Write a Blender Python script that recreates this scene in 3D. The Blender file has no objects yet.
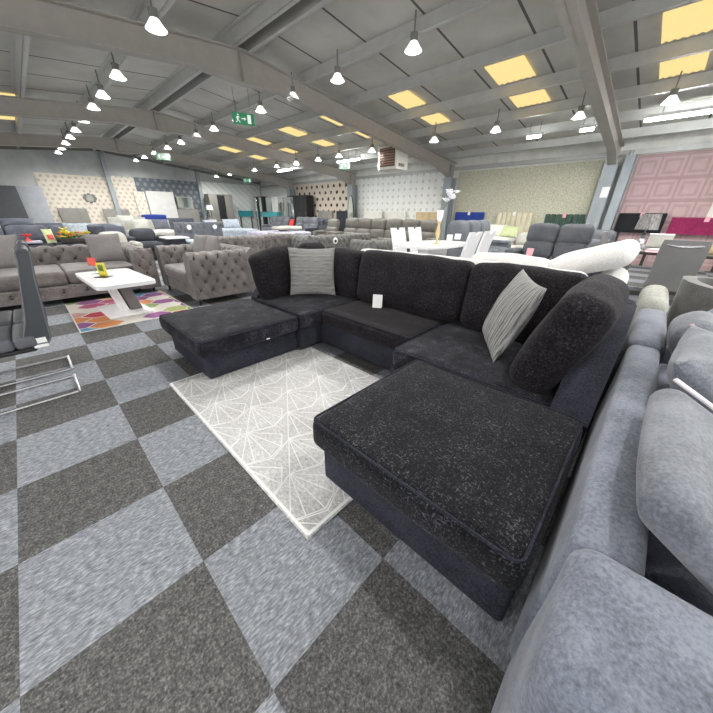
import bpy, bmesh, math, random
from mathutils import Vector, Matrix, noise, Euler
random.seed(7)
PI = math.pi
sc = bpy.context.scene
COL = sc.collection

# ------------------------------------------------------------------ materials
def lin(c):
    return tuple((v/255/12.92 if v/255 <= .04045 else ((v/255+.055)/1.055)**2.4) for v in c)

class NT:
    def __init__(s, name):
        s.m = bpy.data.materials.new(name); s.m.use_nodes = True
        s.t = s.m.node_tree; s.n = s.t.nodes; s.l = s.t.links
        s.b = s.n['Principled BSDF']
    def new(s, typ, **kw):
        n = s.n.new(typ)
        for k, v in kw.items():
            setattr(n, k, v)
        return n
    def link(s, a, b): s.l.new(a, b)
    def math(s, op, a, b=None, c=None):
        n = s.new('ShaderNodeMath', operation=op)
        for i, v in enumerate((a, b, c)):
            if v is None: continue
            if isinstance(v, (int, float)): n.inputs[i].default_value = v
            else: s.link(v, n.inputs[i])
        return n.outputs[0]
    def coord(s, scale=(1,1,1), loc=(0,0,0), rot=(0,0,0)):
        tc = s.new('ShaderNodeTexCoord'); mp = s.new('ShaderNodeMapping')
        mp.inputs['Scale'].default_value = scale; mp.inputs['Location'].default_value = loc
        mp.inputs['Rotation'].default_value = rot
        s.link(tc.outputs['Object'], mp.inputs['Vector']); return mp.outputs[0]
    def noise(s, vec, scale, detail=3, rough=.55):
        n = s.new('ShaderNodeTexNoise'); n.inputs['Scale'].default_value = scale
        n.inputs['Detail'].default_value = detail; n.inputs['Roughness'].default_value = rough
        s.link(vec, n.inputs['Vector']); return n.outputs['Fac']
    def ramp(s, fac, stops):
        r = s.new('ShaderNodeValToRGB'); e = r.color_ramp.elements
        while len(e) < len(stops): e.new(.5)
        for el, (p, c) in zip(e, stops):
            el.position = p; el.color = (*c, 1)
        s.link(fac, r.inputs[0]); return r.outputs[0]
    def mix(s, fac, a, b, mode='MIX'):
        n = s.new('ShaderNodeMix', data_type='RGBA', blend_type=mode)
        for sock, v in ((n.inputs[0], fac), (n.inputs[6], a), (n.inputs[7], b)):
            if isinstance(v, (int, float)): sock.default_value = v
            elif isinstance(v, tuple): sock.default_value = (*v, 1)
            else: s.link(v, sock)
        return n.outputs[2]
    def bump(s, h, strength=.3, dist=.01):
        b = s.new('ShaderNodeBump'); b.inputs['Strength'].default_value = strength
        b.inputs['Distance'].default_value = dist
        s.link(h, b.inputs['Height']); s.link(b.outputs[0], s.b.inputs['Normal'])
    def base(s, v):
        if isinstance(v, tuple): s.b.inputs['Base Color'].default_value = (*v, 1)
        else: s.link(v, s.b.inputs['Base Color'])
    def set(s, rough=.8, metal=0, sheen=0, spec=None):
        s.b.inputs['Roughness'].default_value = rough; s.b.inputs['Metallic'].default_value = metal
        s.b.inputs['Sheen Weight'].default_value = sheen
        if spec is not None: s.b.inputs['Specular IOR Level'].default_value = spec
        return s.m

def plain(name, c, rough=.6, metal=0, spec=None, var=.06):
    k = NT(name); c = lin(c)
    f = k.noise(k.coord(), 6, 3)
    k.base(k.ramp(f, [(.3, tuple(v*(1-var) for v in c)), (.7, tuple(min(1, v*(1+var)) for v in c))]))
    return k.set(rough, metal, 0, spec)

def fabric(name, c1, c2, scale=220, blot=3.0, rough=.95, sheen=.0, bump=.25, stretch=(1,1,1), blotmix=.35):
    k = NT(name); v = k.coord(stretch)
    f = k.noise(v, scale, 2, .7); g = k.noise(k.coord(), blot, 3, .6)
    fac = k.math('ADD', k.math('MULTIPLY', f, 1-blotmix), k.math('MULTIPLY', g, blotmix))
    k.base(k.ramp(fac, [(.38, lin(c1)), (.62, lin(c2))]))
    k.bump(f, bump, .004)
    return k.set(rough, 0, sheen, .25)

def emis(name, c, strength):
    k = NT(name); k.base((.03, .03, .03)); k.b.inputs['Roughness'].default_value = .6
    k.b.inputs['Emission Color'].default_value = (*c, 1); k.b.inputs['Emission Strength'].default_value = strength
    return k.m

M = {}
def carpet():
    k = NT('carpet_tiles')
    tc = k.new('ShaderNodeTexCoord'); sp = k.new('ShaderNodeSeparateXYZ'); k.link(tc.outputs['Object'], sp.inputs[0])
    u = k.math('DIVIDE', k.math('ADD', sp.outputs[0], .4095), .5)
    w = k.math('DIVIDE', k.math('ADD', sp.outputs[1], -1.3995), .5)
    par = k.math('FLOORED_MODULO', k.math('ADD', k.math('FLOOR', u), k.math('FLOOR', w)), 2)
    # light tile: streaky; dark tile: speckled
    s1 = k.noise(k.coord((38, 140, 1), rot=(0, 0, .12)), 1, 3, .7); s2 = k.noise(k.coord(), 105, 2, .8)
    s3 = k.noise(k.coord(), 30, 3, .6)
    lf = k.math('ADD', k.math('MULTIPLY', s1, .75), k.math('MULTIPLY', s3, .25))
    light = k.ramp(lf, [(.28, lin((82, 84, 88))), (.5, lin((136, 140, 146))), (.72, lin((198, 201, 207)))])
    dark = k.ramp(k.math('ADD', k.math('MULTIPLY', s2, .7), k.math('MULTIPLY', s3, .3)), [(.30, lin((46, 46, 46))), (.5, lin((90, 90, 89))), (.70, lin((142, 141, 139)))])
    k.base(k.mix(par, dark, light))
    k.bump(s2, .5, .006)
    return k.set(.95, 0, 0, .15)
M['carpet'] = carpet()

def roofmat():
    k = NT('roof_sheets')
    tc = k.new('ShaderNodeTexCoord'); sp = k.new('ShaderNodeSeparateXYZ'); k.link(tc.outputs['Object'], sp.inputs[0])
    fr = k.math('FRACT', k.math('DIVIDE', sp.outputs[1], 1.15))
    line = k.math('LESS_THAN', fr, .035)
    n = k.noise(k.coord(), 1.2, 4)
    c = k.ramp(n, [(.3, lin((176, 174, 166))), (.7, lin((200, 198, 190)))])
    k.base(k.mix(line, c, lin((84, 82, 79))))
    return k.set(.7)
M['roof'] = roofmat()
def plaster(name, a, b, sc_=1.5):
    k = NT(name); n = k.noise(k.coord(), sc_, 5, .65)
    k.base(k.ramp(n, [(.3, lin(a)), (.7, lin(b))])); k.bump(k.noise(k.coord(), 14, 4), .2, .02); return k.set(.9)
M['wall'] = plaster('painted_wall', (168, 170, 168), (205, 206, 203))
M['cladding'] = plaster('gable_cladding', (172, 175, 173), (206, 208, 206), 1.0)
M['insul'] = plaster('insulation_board', (214, 214, 206), (240, 240, 234), 2.5)
M['steel'] = plain('grey_steel', (122, 122, 116), .55)
M['rafter'] = plain('rafter_paint', (170, 165, 157), .6)
M['column'] = plain('column_paint', (160, 168, 172), .5)
M['purlin'] = plain('galvanised_purlin', (190, 190, 186), .5, .2)
M['chrome'] = plain('chrome', (228, 229, 233), .22, .88)
M['black_metal'] = plain('black_metal', (28, 28, 30), .5)
M['lamp_on'] = emis('lamp_glass_lit', (1, .98, .95), 380)
M['shade_on'] = emis('glowing_acrylic_shade', (1, .98, .95), 1.2)
M['tube_on'] = emis('tube_lit', (.97, 1, 1), 42)
M['sky_on'] = emis('rooflight_daylight', (1, .74, .30), .62)
M['window_on'] = emis('window_daylight', (1, .98, .93), .6)

def chen(name, dark, mid, lightc, a=90, b=300, lightpos=.72, blot=.15):
    k = NT(name)
    s1 = k.noise(k.coord((a, b, a)), 1, 3, .75); s2 = k.noise(k.coord((b, a, b)), 1, 3, .75); s3 = k.noise(k.coord(), 9, 3)
    f = k.math('ADD', k.math('MULTIPLY', k.math('MAXIMUM', s1, s2), 1-blot), k.math('MULTIPLY', s3, blot))
    k.base(k.ramp(f, [(.44, lin(dark)), (.58, lin(mid)), (lightpos, lin(lightc))]))
    k.bump(f, .6, .008); return k.set(.9, 0, .05, .2)
M['chenille'] = chen('black_chenille', (13, 13, 16), (32, 32, 37), (122, 122, 131), 60, 175, .72)
M['chenille_soft'] = chen('black_plush', (18, 18, 23), (42, 42, 50), (112, 112, 122), 60, 110, .74, .4)
M['plush'] = chen('black_boucle', (11, 9, 11), (36, 32, 36), (84, 79, 84), 75, 85, .75)
M['plain_dark'] = fabric('charcoal_weave', (30, 30, 38), (58, 59, 70), 130, 6, bump=.2)
M['ribgrey'] = None
def ribmat(name, ax):
    k = NT(name)
    tc = k.new('ShaderNodeTexCoord'); sp = k.new('ShaderNodeSeparateXYZ'); k.link(tc.outputs['Object'], sp.inputs[0])
    n = k.noise(k.coord((12, 12, 110) if ax == 2 else (110, 12, 12)), 1, 3, .7)
    w = k.math('MULTIPLY_ADD', k.math('SINE', k.math('MULTIPLY', sp.outputs[ax], 2*PI/.013)), .5, .5)
    f = k.math('ADD', k.math('MULTIPLY', w, .35), k.math('MULTIPLY', n, .65))
    k.base(k.ramp(f, [(.22, lin((78, 77, 76))), (.75, lin((178, 177, 173)))])); k.bump(w, .5, .006)
    return k.set(.95, 0, .1, .2)
M['ribgrey'] = ribmat('ribbed_grey', 2); M['ribgrey_up'] = ribmat('ribbed_grey_upright', 0)
M['bluegrey'] = fabric('bluegrey_velvet', (84, 89, 101), (132, 138, 151), 110, 6, .8, .25, .15, blotmix=.5)
M['bluegrey2'] = fabric('grey_velvet_cushion', (88, 92, 101), (130, 134, 142), 110, 6, .8, .25, .15, blotmix=.55)
M['chest'] = fabric('taupe_velvet', (86, 81, 79), (122, 116, 113), 70, 5, .75, .3, .12, blotmix=.6)
M['button'] = plain('dent_shade_button', (58, 54, 53), .8)  # upholstery button with the shade of its deep dent painted into the colour
M['chest_dk'] = fabric('grey_velvet', (82, 81, 79), (114, 113, 110), 70, 5, .75, .3, .12, blotmix=.6)
M['cushgrey'] = fabric('grey_plain_cushion', (112, 109, 107), (140, 137, 135), 120, 4, .9)
M['navygrey'] = fabric('navy_grey_fabric', (78, 82, 92), (110, 114, 124), 150, 5)
M['darkgrey'] = fabric('dark_grey_fabric', (48, 50, 56), (74, 77, 84), 150, 5)
M['slate'] = fabric('slate_recliner_fabric', (82, 85, 90), (110, 113, 118), 150, 5)
M['slate2'] = fabric('blue_grey_recliner_fabric', (92, 96, 102), (122, 126, 132), 150, 5)
M['taupe'] = fabric('taupe_recliner', (90, 88, 83), (118, 116, 110), 120, 4, .7)
M['white_fur'] = fabric('white_fleece', (206, 204, 199), (232, 231, 228), 120, 4, .95, .2, .6)
M['white'] = plain('white_gloss', (240, 240, 240), .25, var=.02)
M['white_leather'] = plain('white_leather', (238, 238, 240), .4, var=.02)
M['gold'] = plain('gold_metal', (222, 200, 150), .35, .6)
M['petal'] = plain('white_petals', (242, 242, 246), .7)
M['leather_dk'] = plain('dark_grey_leather', (62, 66, 70), .42)
M['leather_mid'] = plain('mid_grey_leather', (92, 95, 100), .45)
M['leather_grey'] = plain('grey_leather', (122, 122, 121), .45)
M['greygloss'] = plain('grey_gloss', (118, 113, 112), .3)
M['paper'] = plain('white_paper', (244, 244, 242), .8, var=.01)
M['red'] = plain('red_card', (214, 84, 74), .6)
M['redcloth'] = plain('red_fabric', (206, 52, 48), .8)
M['pink'] = plain('pink_card', (236, 176, 186), .7)
M['pinkpipe'] = plain('pale_pink_piping', (226, 196, 206), .7)
M['darkpipe'] = plain('dark_zip', (30, 32, 36), .7)
M['lightpipe'] = plain('pale_piping', (228, 222, 226), .7)
M['yellow'] = plain('yellow_packet', (214, 200, 62), .5, var=.25)
M['orange'] = plain('orange_petals', (232, 160, 40), .7, var=.2)
M['green'] = plain('leaf_green', (96, 120, 52), .7, var=.3)
M['exit_green'] = emis('exit_sign_green', lin((30, 165, 105)), .3)
M['exit_white'] = emis('exit_sign_white', (1, 1, 1), .5)
M['wood_dark'] = plain('dark_wood', (52, 46, 44), .35)
M['heater'] = plain('heater_case', (214, 214, 206), .5)
M['louvre'] = plain('brown_louvre', (84, 62, 52), .5)
M['blue'] = fabric('royal_blue_velvet', (28, 50, 128), (50, 76, 160), 60, 4, .8, .3)
M['navy'] = fabric('navy_velvet', (24, 34, 82), (44, 56, 112), 60, 4, .8, .3)
M['magenta'] = fabric('magenta_velvet', (116, 24, 66), (156, 44, 94), 60, 4, .8, .3)
M['teal'] = fabric('teal_velvet', (40, 140, 148), (76, 176, 182), 60, 4, .8, .3)
M['bottle'] = fabric('bottle_green_velvet', (52, 74, 66), (76, 98, 88), 60, 4, .8, .3)
M['blackvel'] = fabric('black_velvet', (18, 19, 22), (34, 35, 39), 60, 4, .8, .2)
M['cream'] = fabric('cream_fabric', (206, 198, 172), (230, 224, 200), 90, 4)
M['tan'] = fabric('tan_fabric', (196, 174, 136), (222, 202, 164), 90, 4)
M['offwhite'] = fabric('offwhite_fabric', (216, 214, 204), (238, 236, 228), 90, 4)
M['bedgrey'] = fabric('bed_grey_fabric', (138, 136, 130), (164, 162, 156), 90, 4)
M['lilac'] = fabric('lilac_bedding', (142, 142, 158), (184, 184, 198), 12, 4)
M['palebed'] = fabric('pale_blue_bedding', (138, 148, 160), (178, 188, 198), 20, 4)
M['palegreen'] = fabric('pale_green_bedding', (178, 190, 140), (206, 214, 172), 20, 4)
M['palegrey'] = fabric('pale_grey_fabric', (160, 160, 152), (190, 190, 182), 90, 5)
M['mirror'] = plain('mirror_glass', (222, 232, 230), .06, .9, var=.01)
M['mirrorframe'] = plain('white_wood', (226, 226, 222), .5)
M['wardgrey'] = plain('grey_wardrobe', (128, 126, 120), .5)
M['board_dk'] = plain('dark_grey_board', (74, 78, 82), .6)
M['board_lt'] = plain('light_grey_board', (172, 176, 182), .6)
M['silver'] = None
def silvermat():
    k = NT('silver_shade'); n = k.noise(k.coord((60, 60, 14)), 1, 3)
    k.base(k.ramp(n, [(.35, lin((104, 102, 100))), (.65, lin((170, 168, 166)))])); return k.set(.35, .5)
M['silver'] = silvermat()

def dots(name, bg, fg, sy, sz, r=.25, stagger=True, blot=.1):
    """wallpaper with staggered spots; sy, sz spacing in metres; uses X+Y so either wall works"""
    k = NT(name); tc = k.new('ShaderNodeTexCoord'); sp = k.new('ShaderNodeSeparateXYZ'); k.link(tc.outputs['Object'], sp.inputs[0])
    h = k.math('ADD', sp.outputs[0], sp.outputs[1])
    v = k.math('DIVIDE', sp.outputs[2], sz); row = k.math('FLOOR', v)
    u = k.math('DIVIDE', h, sy)
    if stagger: u = k.math('ADD', u, k.math('MULTIPLY', k.math('FLOORED_MODULO', row, 2), .5))
    a = k.math('SUBTRACT', k.math('FRACT', u), .5); b = k.math('SUBTRACT', k.math('FRACT', v), .5)
    a = k.math('MULTIPLY', a, sy); b = k.math('MULTIPLY', b, sz)
    d = k.math('SQRT', k.math('ADD', k.math('MULTIPLY', a, a), k.math('MULTIPLY', b, b)))
    nz = k.math('MULTIPLY', k.math('SUBTRACT', k.noise(k.coord(), 18, 3), .5), r*1.2*min(sy, sz)*2)
    m = k.math('LESS_THAN', k.math('ADD', d, nz), r*min(sy, sz))
    n = k.noise(k.coord(), 3, 3)
    bgc = k.ramp(n, [(.3, tuple(x*(1-blot) for x in lin(bg))), (.7, lin(bg))])
    k.base(k.mix(m, bgc, lin(fg))); return k.set(.85)
M['wp_cream'] = dots('cream_floral_wallpaper', (236, 229, 214), (204, 190, 174), .24, .18, .30)
M['wp_dark'] = dots('slate_damask_wallpaper', (104, 112, 120), (142, 148, 152), .34, .24, .34)
M['wp_blackdot'] = dots('cream_black_motif_wallpaper', (234, 222, 204), (76, 50, 48), .46, .30, .27)
M['wp_white'] = dots('white_motif_wallpaper', (247, 248, 243), (208, 211, 203), .30, .26, .2, False)
def wp_noise(name, a, b, s):
    k = NT(name); n = k.noise(k.coord(), s, 3, .7); k.base(k.ramp(n, [(.35, lin(a)), (.65, lin(b))])); return k.set(.85)
M['wp_green'] = wp_noise('sage_stipple_wallpaper', (178, 176, 154), (222, 220, 200), 26)
def wp_diag():
    k = NT('white_diagonal_wallpaper'); tc = k.new('ShaderNodeTexCoord'); sp = k.new('ShaderNodeSeparateXYZ'); k.link(tc.outputs['Object'], sp.inputs[0])
    f = k.math('FRACT', k.math('DIVIDE', k.math('ADD', sp.outputs[0], k.math('MULTIPLY', sp.outputs[2], 1.1)), .42))
    m = k.math('LESS_THAN', f, .22); k.base(k.mix(m, lin((244, 247, 244)), lin((222, 227, 223)))); return k.set(.8)
M['wp_diag'] = wp_diag()
M['wp_pale'] = plain('pale_wallpaper', (242, 245, 242), .8)
M['pinkpanel'] = plain('pink_panel_wallpaper', (178, 150, 149), .7)
M['pinkpanel_lt'] = plain('pink_panel_field', (196, 170, 170), .7)
M['pinkpanel_mid'] = plain('pink_panel_border', (184, 156, 156), .7)

# ------------------------------------------------------------------ mesh builder
def T(x=0, y=0, z=0, rx=0, ry=0, rz=0):
    return Matrix.Translation((x, y, z)) @ Euler((rx, ry, rz), 'XYZ').to_matrix().to_4x4()

class MB:
    def __init__(s): s.v = []; s.f = []; s.mi = []; s.cur = 0
    def add(s, vs, fs, m=None):
        b = len(s.v)
        for p in vs:
            p = Vector(p)
            s.v.append(m @ p if m is not None else p)
        for f in fs:
            s.f.append(tuple(b+i for i in f)); s.mi.append(s.cur)
        return s
    def mat(s, i): s.cur = i; return s
    def box(s, x0, x1, y0, y1, z0, z1, m=None):
        return s.add([(x0,y0,z0),(x1,y0,z0),(x1,y1,z0),(x0,y1,z0),(x0,y0,z1),(x1,y0,z1),(x1,y1,z1),(x0,y1,z1)],
                     [(3,2,1,0),(4,5,6,7),(0,1,5,4),(1,2,6,5),(2,3,7,6),(3,0,4,7)], m)
    def rbox(s, x0, x1, y0, y1, z0, z1, r=.02, m=None):
        mm = T((x0+x1)/2, (y0+y1)/2, (z0+z1)/2)
        return s.soft((x1-x0, y1-y0, z1-z0), r, (0,0,0), 1, (m @ mm) if m is not None else mm)
    def soft(s, size, r, puff=(0,0,0), n=6, m=None, wr=0, wf=6, seed=0):
        h = [d/2 for d in size]; r = min(r, min(h)*.999)
        def ax(hh):
            c = hh-r; out = []
            for t in (PI/4, PI/8): out.append(-(c+r*math.tan(t)))
            k = [(-c + 2*c*i/n) for i in range(n+1)]
            return out + k + [-q for q in reversed(out)]
        A = [ax(hh) for hh in h]; keys = {}; vs = []; fs = []
        def pt(p):
            key = tuple(round(c, 6) for c in p)
            if key in keys: return keys[key]
            inner = [max(-(h[i]-r), min(h[i]-r, p[i])) for i in range(3)]
            d = Vector([p[i]-inner[i] for i in range(3)])
            nrm = d.normalized() if d.length > 1e-9 else Vector((0,0,1))
            q = Vector(inner) + nrm*r
            for i in range(3):
                if puff[i]:
                    j, k = (i+1) % 3, (i+2) % 3
                    w = max(0, 1-(q[j]/h[j])**2)*max(0, 1-(q[k]/h[k])**2)
                    q[i] += puff[i]*w*max(-1, min(1, q[i]/h[i]))
            if wr: q += nrm*wr*noise.noise(Vector((q.x*wf+seed*7.3, q.y*wf+seed*3.1, q.z*wf)))
            keys[key] = len(vs); vs.append(q); return keys[key]
        for i in range(3):
            j, k = (i+1) % 3, (i+2) % 3
            for sg in (-1, 1):
                for a in range(len(A[j])-1):
                    for b in range(len(A[k])-1):
                        quad = []
                        for (aa, bb) in ((a,b),(a+1,b),(a+1,b+1),(a,b+1)):
                            p = [0,0,0]; p[i] = sg*h[i]; p[j] = A[j][aa]; p[k] = A[k][bb]; quad.append(pt(p))
                        if sg < 0: quad.reverse()
                        if len(set(quad)) >= 3:
                            q2 = []
                            for x in quad:
                                if x not in q2: q2.append(x)
                            fs.append(tuple(q2))
        return s.add(vs, fs, m)
    def pillow(s, w, hgt, t, pinch=.08, n=14, m=None, ribs=0, ribdepth=.004, wr=0, seed=0, exp=.5, ribax='v'):
        """cushion in local XZ plane, thickness along Y"""
        vs = []; fs = []; idx = {}
        for side in (-1, 1):
            for i in range(n+1):
                for j in range(n+1):
                    u = -1+2*i/n; v = -1+2*j/n
                    u = math.sin(u*PI/2)*.55+u*.45; v = math.sin(v*PI/2)*.55+v*.45
                    edge = i in (0, n) or j in (0, n)
                    if edge and side == 1: idx[(1,i,j)] = idx[(-1,i,j)]; continue
                    th = (max(0, (1-u*u))*max(0, (1-v*v)))**exp
                    x = u*w/2*(1-pinch*(1-v*v)); z = v*hgt/2*(1-pinch*(1-u*u))
                    y = side*t/2*th
                    if ribs: y += side*ribdepth*math.sin((v if ribax == 'v' else u)*ribs*PI)*min(1, th*3)
                    p = Vector((x, y, z))
                    if wr and not edge: p.y += side*wr*noise.noise(Vector((x*9+seed*5.7, z*9+seed, side*3.)))
                    idx[(side,i,j)] = len(vs); vs.append(p)
        for side in (-1, 1):
            for i in range(n):
                for j in range(n):
                    q = [idx[(side,i,j)], idx[(side,i+1,j)], idx[(side,i+1,j+1)], idx[(side,i,j+1)]]
                    if side == 1: q.reverse()
                    fs.append(tuple(q))
        s.edge = [Vector((0,0,0))]
        return s.add(vs, fs, m)
    def tube(s, pts, r, n=8, closed=False, m=None, flat=1.0):
        pts = [Vector(p) for p in pts]; N = len(pts); rings = []; vs = []; fs = []
        up = Vector((0,0,1)); prev = None
        for i, p in enumerate(pts):
            a = pts[(i-1) % N] if (closed or i > 0) else p
            b = pts[(i+1) % N] if (closed or i < N-1) else p
            d = (b-a).normalized()
            if prev is None:
                ref = up if abs(d.dot(up)) < .9 else Vector((1,0,0))
                x = d.cross(ref).normalized()
            else:
                x = (prev - d*prev.dot(d))
                x = x.normalized() if x.length > 1e-6 else d.orthogonal().normalized()
            prev = x; y = d.cross(x)
            rr = r[i] if isinstance(r, (list, tuple)) else r
            rings.append([len(vs)+k for k in range(n)])
            for k in range(n):
                t = 2*PI*k/n; vs.append(p + x*math.cos(t)*rr + y*math.sin(t)*rr*flat)
        for i in range(N if closed else N-1):
            A, B = rings[i], rings[(i+1) % N]
            for k in range(n): fs.append((A[k], A[(k+1) % n], B[(k+1) % n], B[k]))
        if not closed: fs.append(tuple(reversed(rings[0]))); fs.append(tuple(rings[-1]))
        return s.add(vs, fs, m)
    def lathe(s, prof, n=20, m=None):
        vs = []; fs = []
        for (r, z) in prof:
            for k in range(n): vs.append((r*math.cos(2*PI*k/n), r*math.sin(2*PI*k/n), z))
        for i in range(len(prof)-1):
            for k in range(n): fs.append((i*n+k, i*n+(k+1) % n, (i+1)*n+(k+1) % n, (i+1)*n+k))
        fs.append(tuple(range(n))[::-1]); fs.append(tuple((len(prof)-1)*n+k for k in range(n)))
        return s.add(vs, fs, m)
    def prism(s, poly, axis, a, b, m=None):
        """poly: list of 2D points in the other two axes (axis 'x': (y,z); 'y': (x,z); 'z': (x,y))"""
        def P(p, t):
            return {'x': (t, p[0], p[1]), 'y': (p[0], t, p[1]), 'z': (p[0], p[1], t)}[axis]
        n = len(poly); vs = [P(p, a) for p in poly]+[P(p, b) for p in poly]
        fs = [tuple(range(n))[::-1], tuple(range(n, 2*n))]+[(i, (i+1) % n, n+(i+1) % n, n+i) for i in range(n)]
        return s.add(vs, fs, m)
    def tuft(s, L, H, th, dx=.15, dz=.13, dep=.02, m=None, rtop=None, both=True, ends=True, top_over=.0, z0t=0.0):
        """upholstered slab: length L on X, height H, thickness th on Y (-th/2 front), rolled top, diamond tufts"""
        R = th/2 if rtop is None else rtop
        prof = []   # (y, z, ny, nz, s)
        sl = 0; nz = max(4, int((H-R)/(dz/8)))
        for i in range(nz+1):
            z = (H-R)*i/nz; prof.append((-th/2, z, -1, 0, z))
        arc = 8
        for i in range(1, arc):
            t = PI*i/arc; prof.append((-math.cos(t)*th/2, H-R+math.sin(t)*R, -math.cos(t), math.sin(t), H-R+R*t))
        top = H-R+R*PI
        for i in range(nz+1):
            z = (H-R)*(1-i/nz); prof.append((th/2, z, 1, 0, top+(H-R)*i/nz))
        nu = max(8, int(L/(dx/12))); vs = []; fs = []; nP = len(prof)
        for i in range(nu+1):
            u = L*i/nu
            eu = min(1, min(u, L-u)/.05)
            for (y, z, ny, nzz, q) in prof:
                a = u/dx + (q-z0t)/(2*dz); b = u/dx - (q-z0t)/(2*dz)
                fa = a-round(a); fb = b-round(b)
                fold = (abs(math.sin(PI*a))*abs(math.sin(PI*b)))**.35
                r2 = (fa*fa+fb*fb)
                d = .32*(1-fold) + .45*math.exp(-r2/.02) + .75*math.exp(-r2/.004)
                back = q > top-.02
                k = dep*d*min(1, eu)*min(1, q/.05 if q < .05 else 1)
                if back and not both: k = 0
                vs.append((u-L/2, y-ny*k, z-nzz*k))
        for i in range(nu):
            for j in range(nP-1):
                fs.append((i*nP+j, (i+1)*nP+j, (i+1)*nP+j+1, i*nP+j+1))
            fs.append((i*nP+nP-1, (i+1)*nP+nP-1, (i+1)*nP, i*nP))
        fs.append(tuple(range(nP))[::-1]); fs.append(tuple(nu*nP+j for j in range(nP)))
        s.add(vs, fs, m)
        tot = prof[-1][4]; s.mat(1)          # covered buttons in the dents; a second material darkens them as dent shade
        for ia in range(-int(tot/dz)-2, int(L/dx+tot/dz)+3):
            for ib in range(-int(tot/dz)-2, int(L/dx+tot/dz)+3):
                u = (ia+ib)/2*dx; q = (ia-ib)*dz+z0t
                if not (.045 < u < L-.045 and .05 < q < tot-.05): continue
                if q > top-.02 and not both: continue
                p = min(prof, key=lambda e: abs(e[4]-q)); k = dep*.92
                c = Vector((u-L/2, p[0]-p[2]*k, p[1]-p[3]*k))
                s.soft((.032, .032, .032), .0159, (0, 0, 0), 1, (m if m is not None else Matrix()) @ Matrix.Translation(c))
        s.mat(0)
        return s
    def build(s, name, mats, parent=None, loc=(0,0,0), rz=0, sharp=40):
        me = bpy.data.meshes.new(name); me.from_pydata([tuple(v) for v in s.v], [], s.f)
        mats = mats if isinstance(mats, (list, tuple)) else [mats]
        for q in mats: me.materials.append(q)
        me.polygons.foreach_set('material_index', s.mi)
        bm = bmesh.new(); bm.from_mesh(me); bmesh.ops.recalc_face_normals(bm, faces=bm.faces); bm.to_mesh(me); bm.free()
        me.shade_smooth(); me.set_sharp_from_angle(angle=math.radians(sharp))
        o = bpy.data.objects.new(name, me); COL.objects.link(o)
        o.location = loc; o.rotation_euler = (0, 0, rz)
        if parent is not None: o.parent = parent
        return o

def tag(o, label=None, cat=None, group=None, kind=None):
    if label: o['label'] = label
    if cat: o['category'] = cat
    if group: o['group'] = group
    if kind: o['kind'] = kind
    return o
def thing(name, label, cat, loc=(0,0,0), rz=0, group=None):
    o = bpy.data.objects.new(name, None); COL.objects.link(o); o.location = loc; o.rotation_euler = (0,0,rz)
    o.empty_display_size = .1
    return tag(o, label, cat, group)
def struct(name, mb, m, label=None):
    o = mb.build(name, m); o['kind'] = 'structure'
    if label: o['label'] = label
    return o
def dup(root, loc, rz, label):
    r = root.copy(); COL.objects.link(r); r.location = loc; r.rotation_euler = (0, 0, rz); r['label'] = label
    for ch in root.children:
        c = ch.copy(); COL.objects.link(c); c.parent = r
        for g in ch.children:
            d = g.copy(); COL.objects.link(d); d.parent = c
    return r

# ------------------------------------------------------------------ camera
F = 294.04; YAW = .812; PITCH = .451; ROLL = .012
cy, sy = math.cos(YAW), math.sin(YAW)
fw = Vector((sy*math.cos(PITCH), cy*math.cos(PITCH), -math.sin(PITCH)))
r0 = Vector((cy, -sy, 0)); u0 = r0.cross(fw)
R_ = r0*math.cos(ROLL)+u0*math.sin(ROLL); U_ = -r0*math.sin(ROLL)+u0*math.cos(ROLL)
cam = bpy.data.cameras.new('camera'); co = bpy.data.objects.new('camera', cam); COL.objects.link(co)
cam.sensor_width = 36; cam.lens = 36*F/713; cam.clip_start = .02; cam.clip_end = 100
mw = Matrix((R_, U_, -fw)).transposed().to_4x4(); mw.translation = (0, 0, 1.232)
co.matrix_world = mw
sc.camera = co

# ------------------------------------------------------------------ the building
XW, YG, XL, YR = 12.0, 20.5, -4.8, -9.0
RX = 3.6
def roof(x): return 4.0-.1*abs(x-RX)
struct('floor', MB().box(XL-.2, XW+.2, YR-.2, YG+.2, -.1, 0), M['carpet'])
mb = MB(); t_ = .06
for a, b in ((XL-.2, RX), (RX, XW+.2)):
    mb.prism([(a, roof(a)), (b, roof(b)), (b, roof(b)+t_), (a, roof(a)+t_)], 'y', YR-.2, YG+.2)
struct('ceiling', mb, M['roof'])
struct('wall_back', MB().box(XW, XW+.15, YR, YG, 0, roof(XW)+.02), M['insul'])
struct('wall_left', MB().prism([(XL, 0), (XW, 0), (XW, roof(XW)), (RX, roof(RX)), (XL, roof(XL))], 'y', YG, YG+.15), M['cladding'])
mb = MB().box(XL-.15, XL, YR, YG, 2.75, roof(XL))      # unseen wall; open bays added to let daylight in
for y0, y1 in ((YR, -8.2), (-4.4, -4.0), (-.2, .2), (4.0, 4.4), (8.2, YG)): mb.box(XL-.15, XL, y0, y1, 0, 2.75)
struct('wall_front', mb, M['wall'])
mb = MB().prism([(XL, 2.75), (XW, 2.75), (XW, roof(XW)), (RX, roof(RX)), (XL, roof(XL))], 'y', YR-.15, YR)
for x0, x1 in ((XL, -4.3), (-.6, -.2), (3.4, 3.8), (7.4, 7.8), (11.4, XW)): mb.box(x0, x1, YR-.15, YR, 0, 2.75)  # unseen wall, its open bays likewise added for daylight
struct('wall_right', mb, M['wall'])
FR = [-8.7, -3.5, 1.54, 6.35, 11.5, 16.6]
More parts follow.
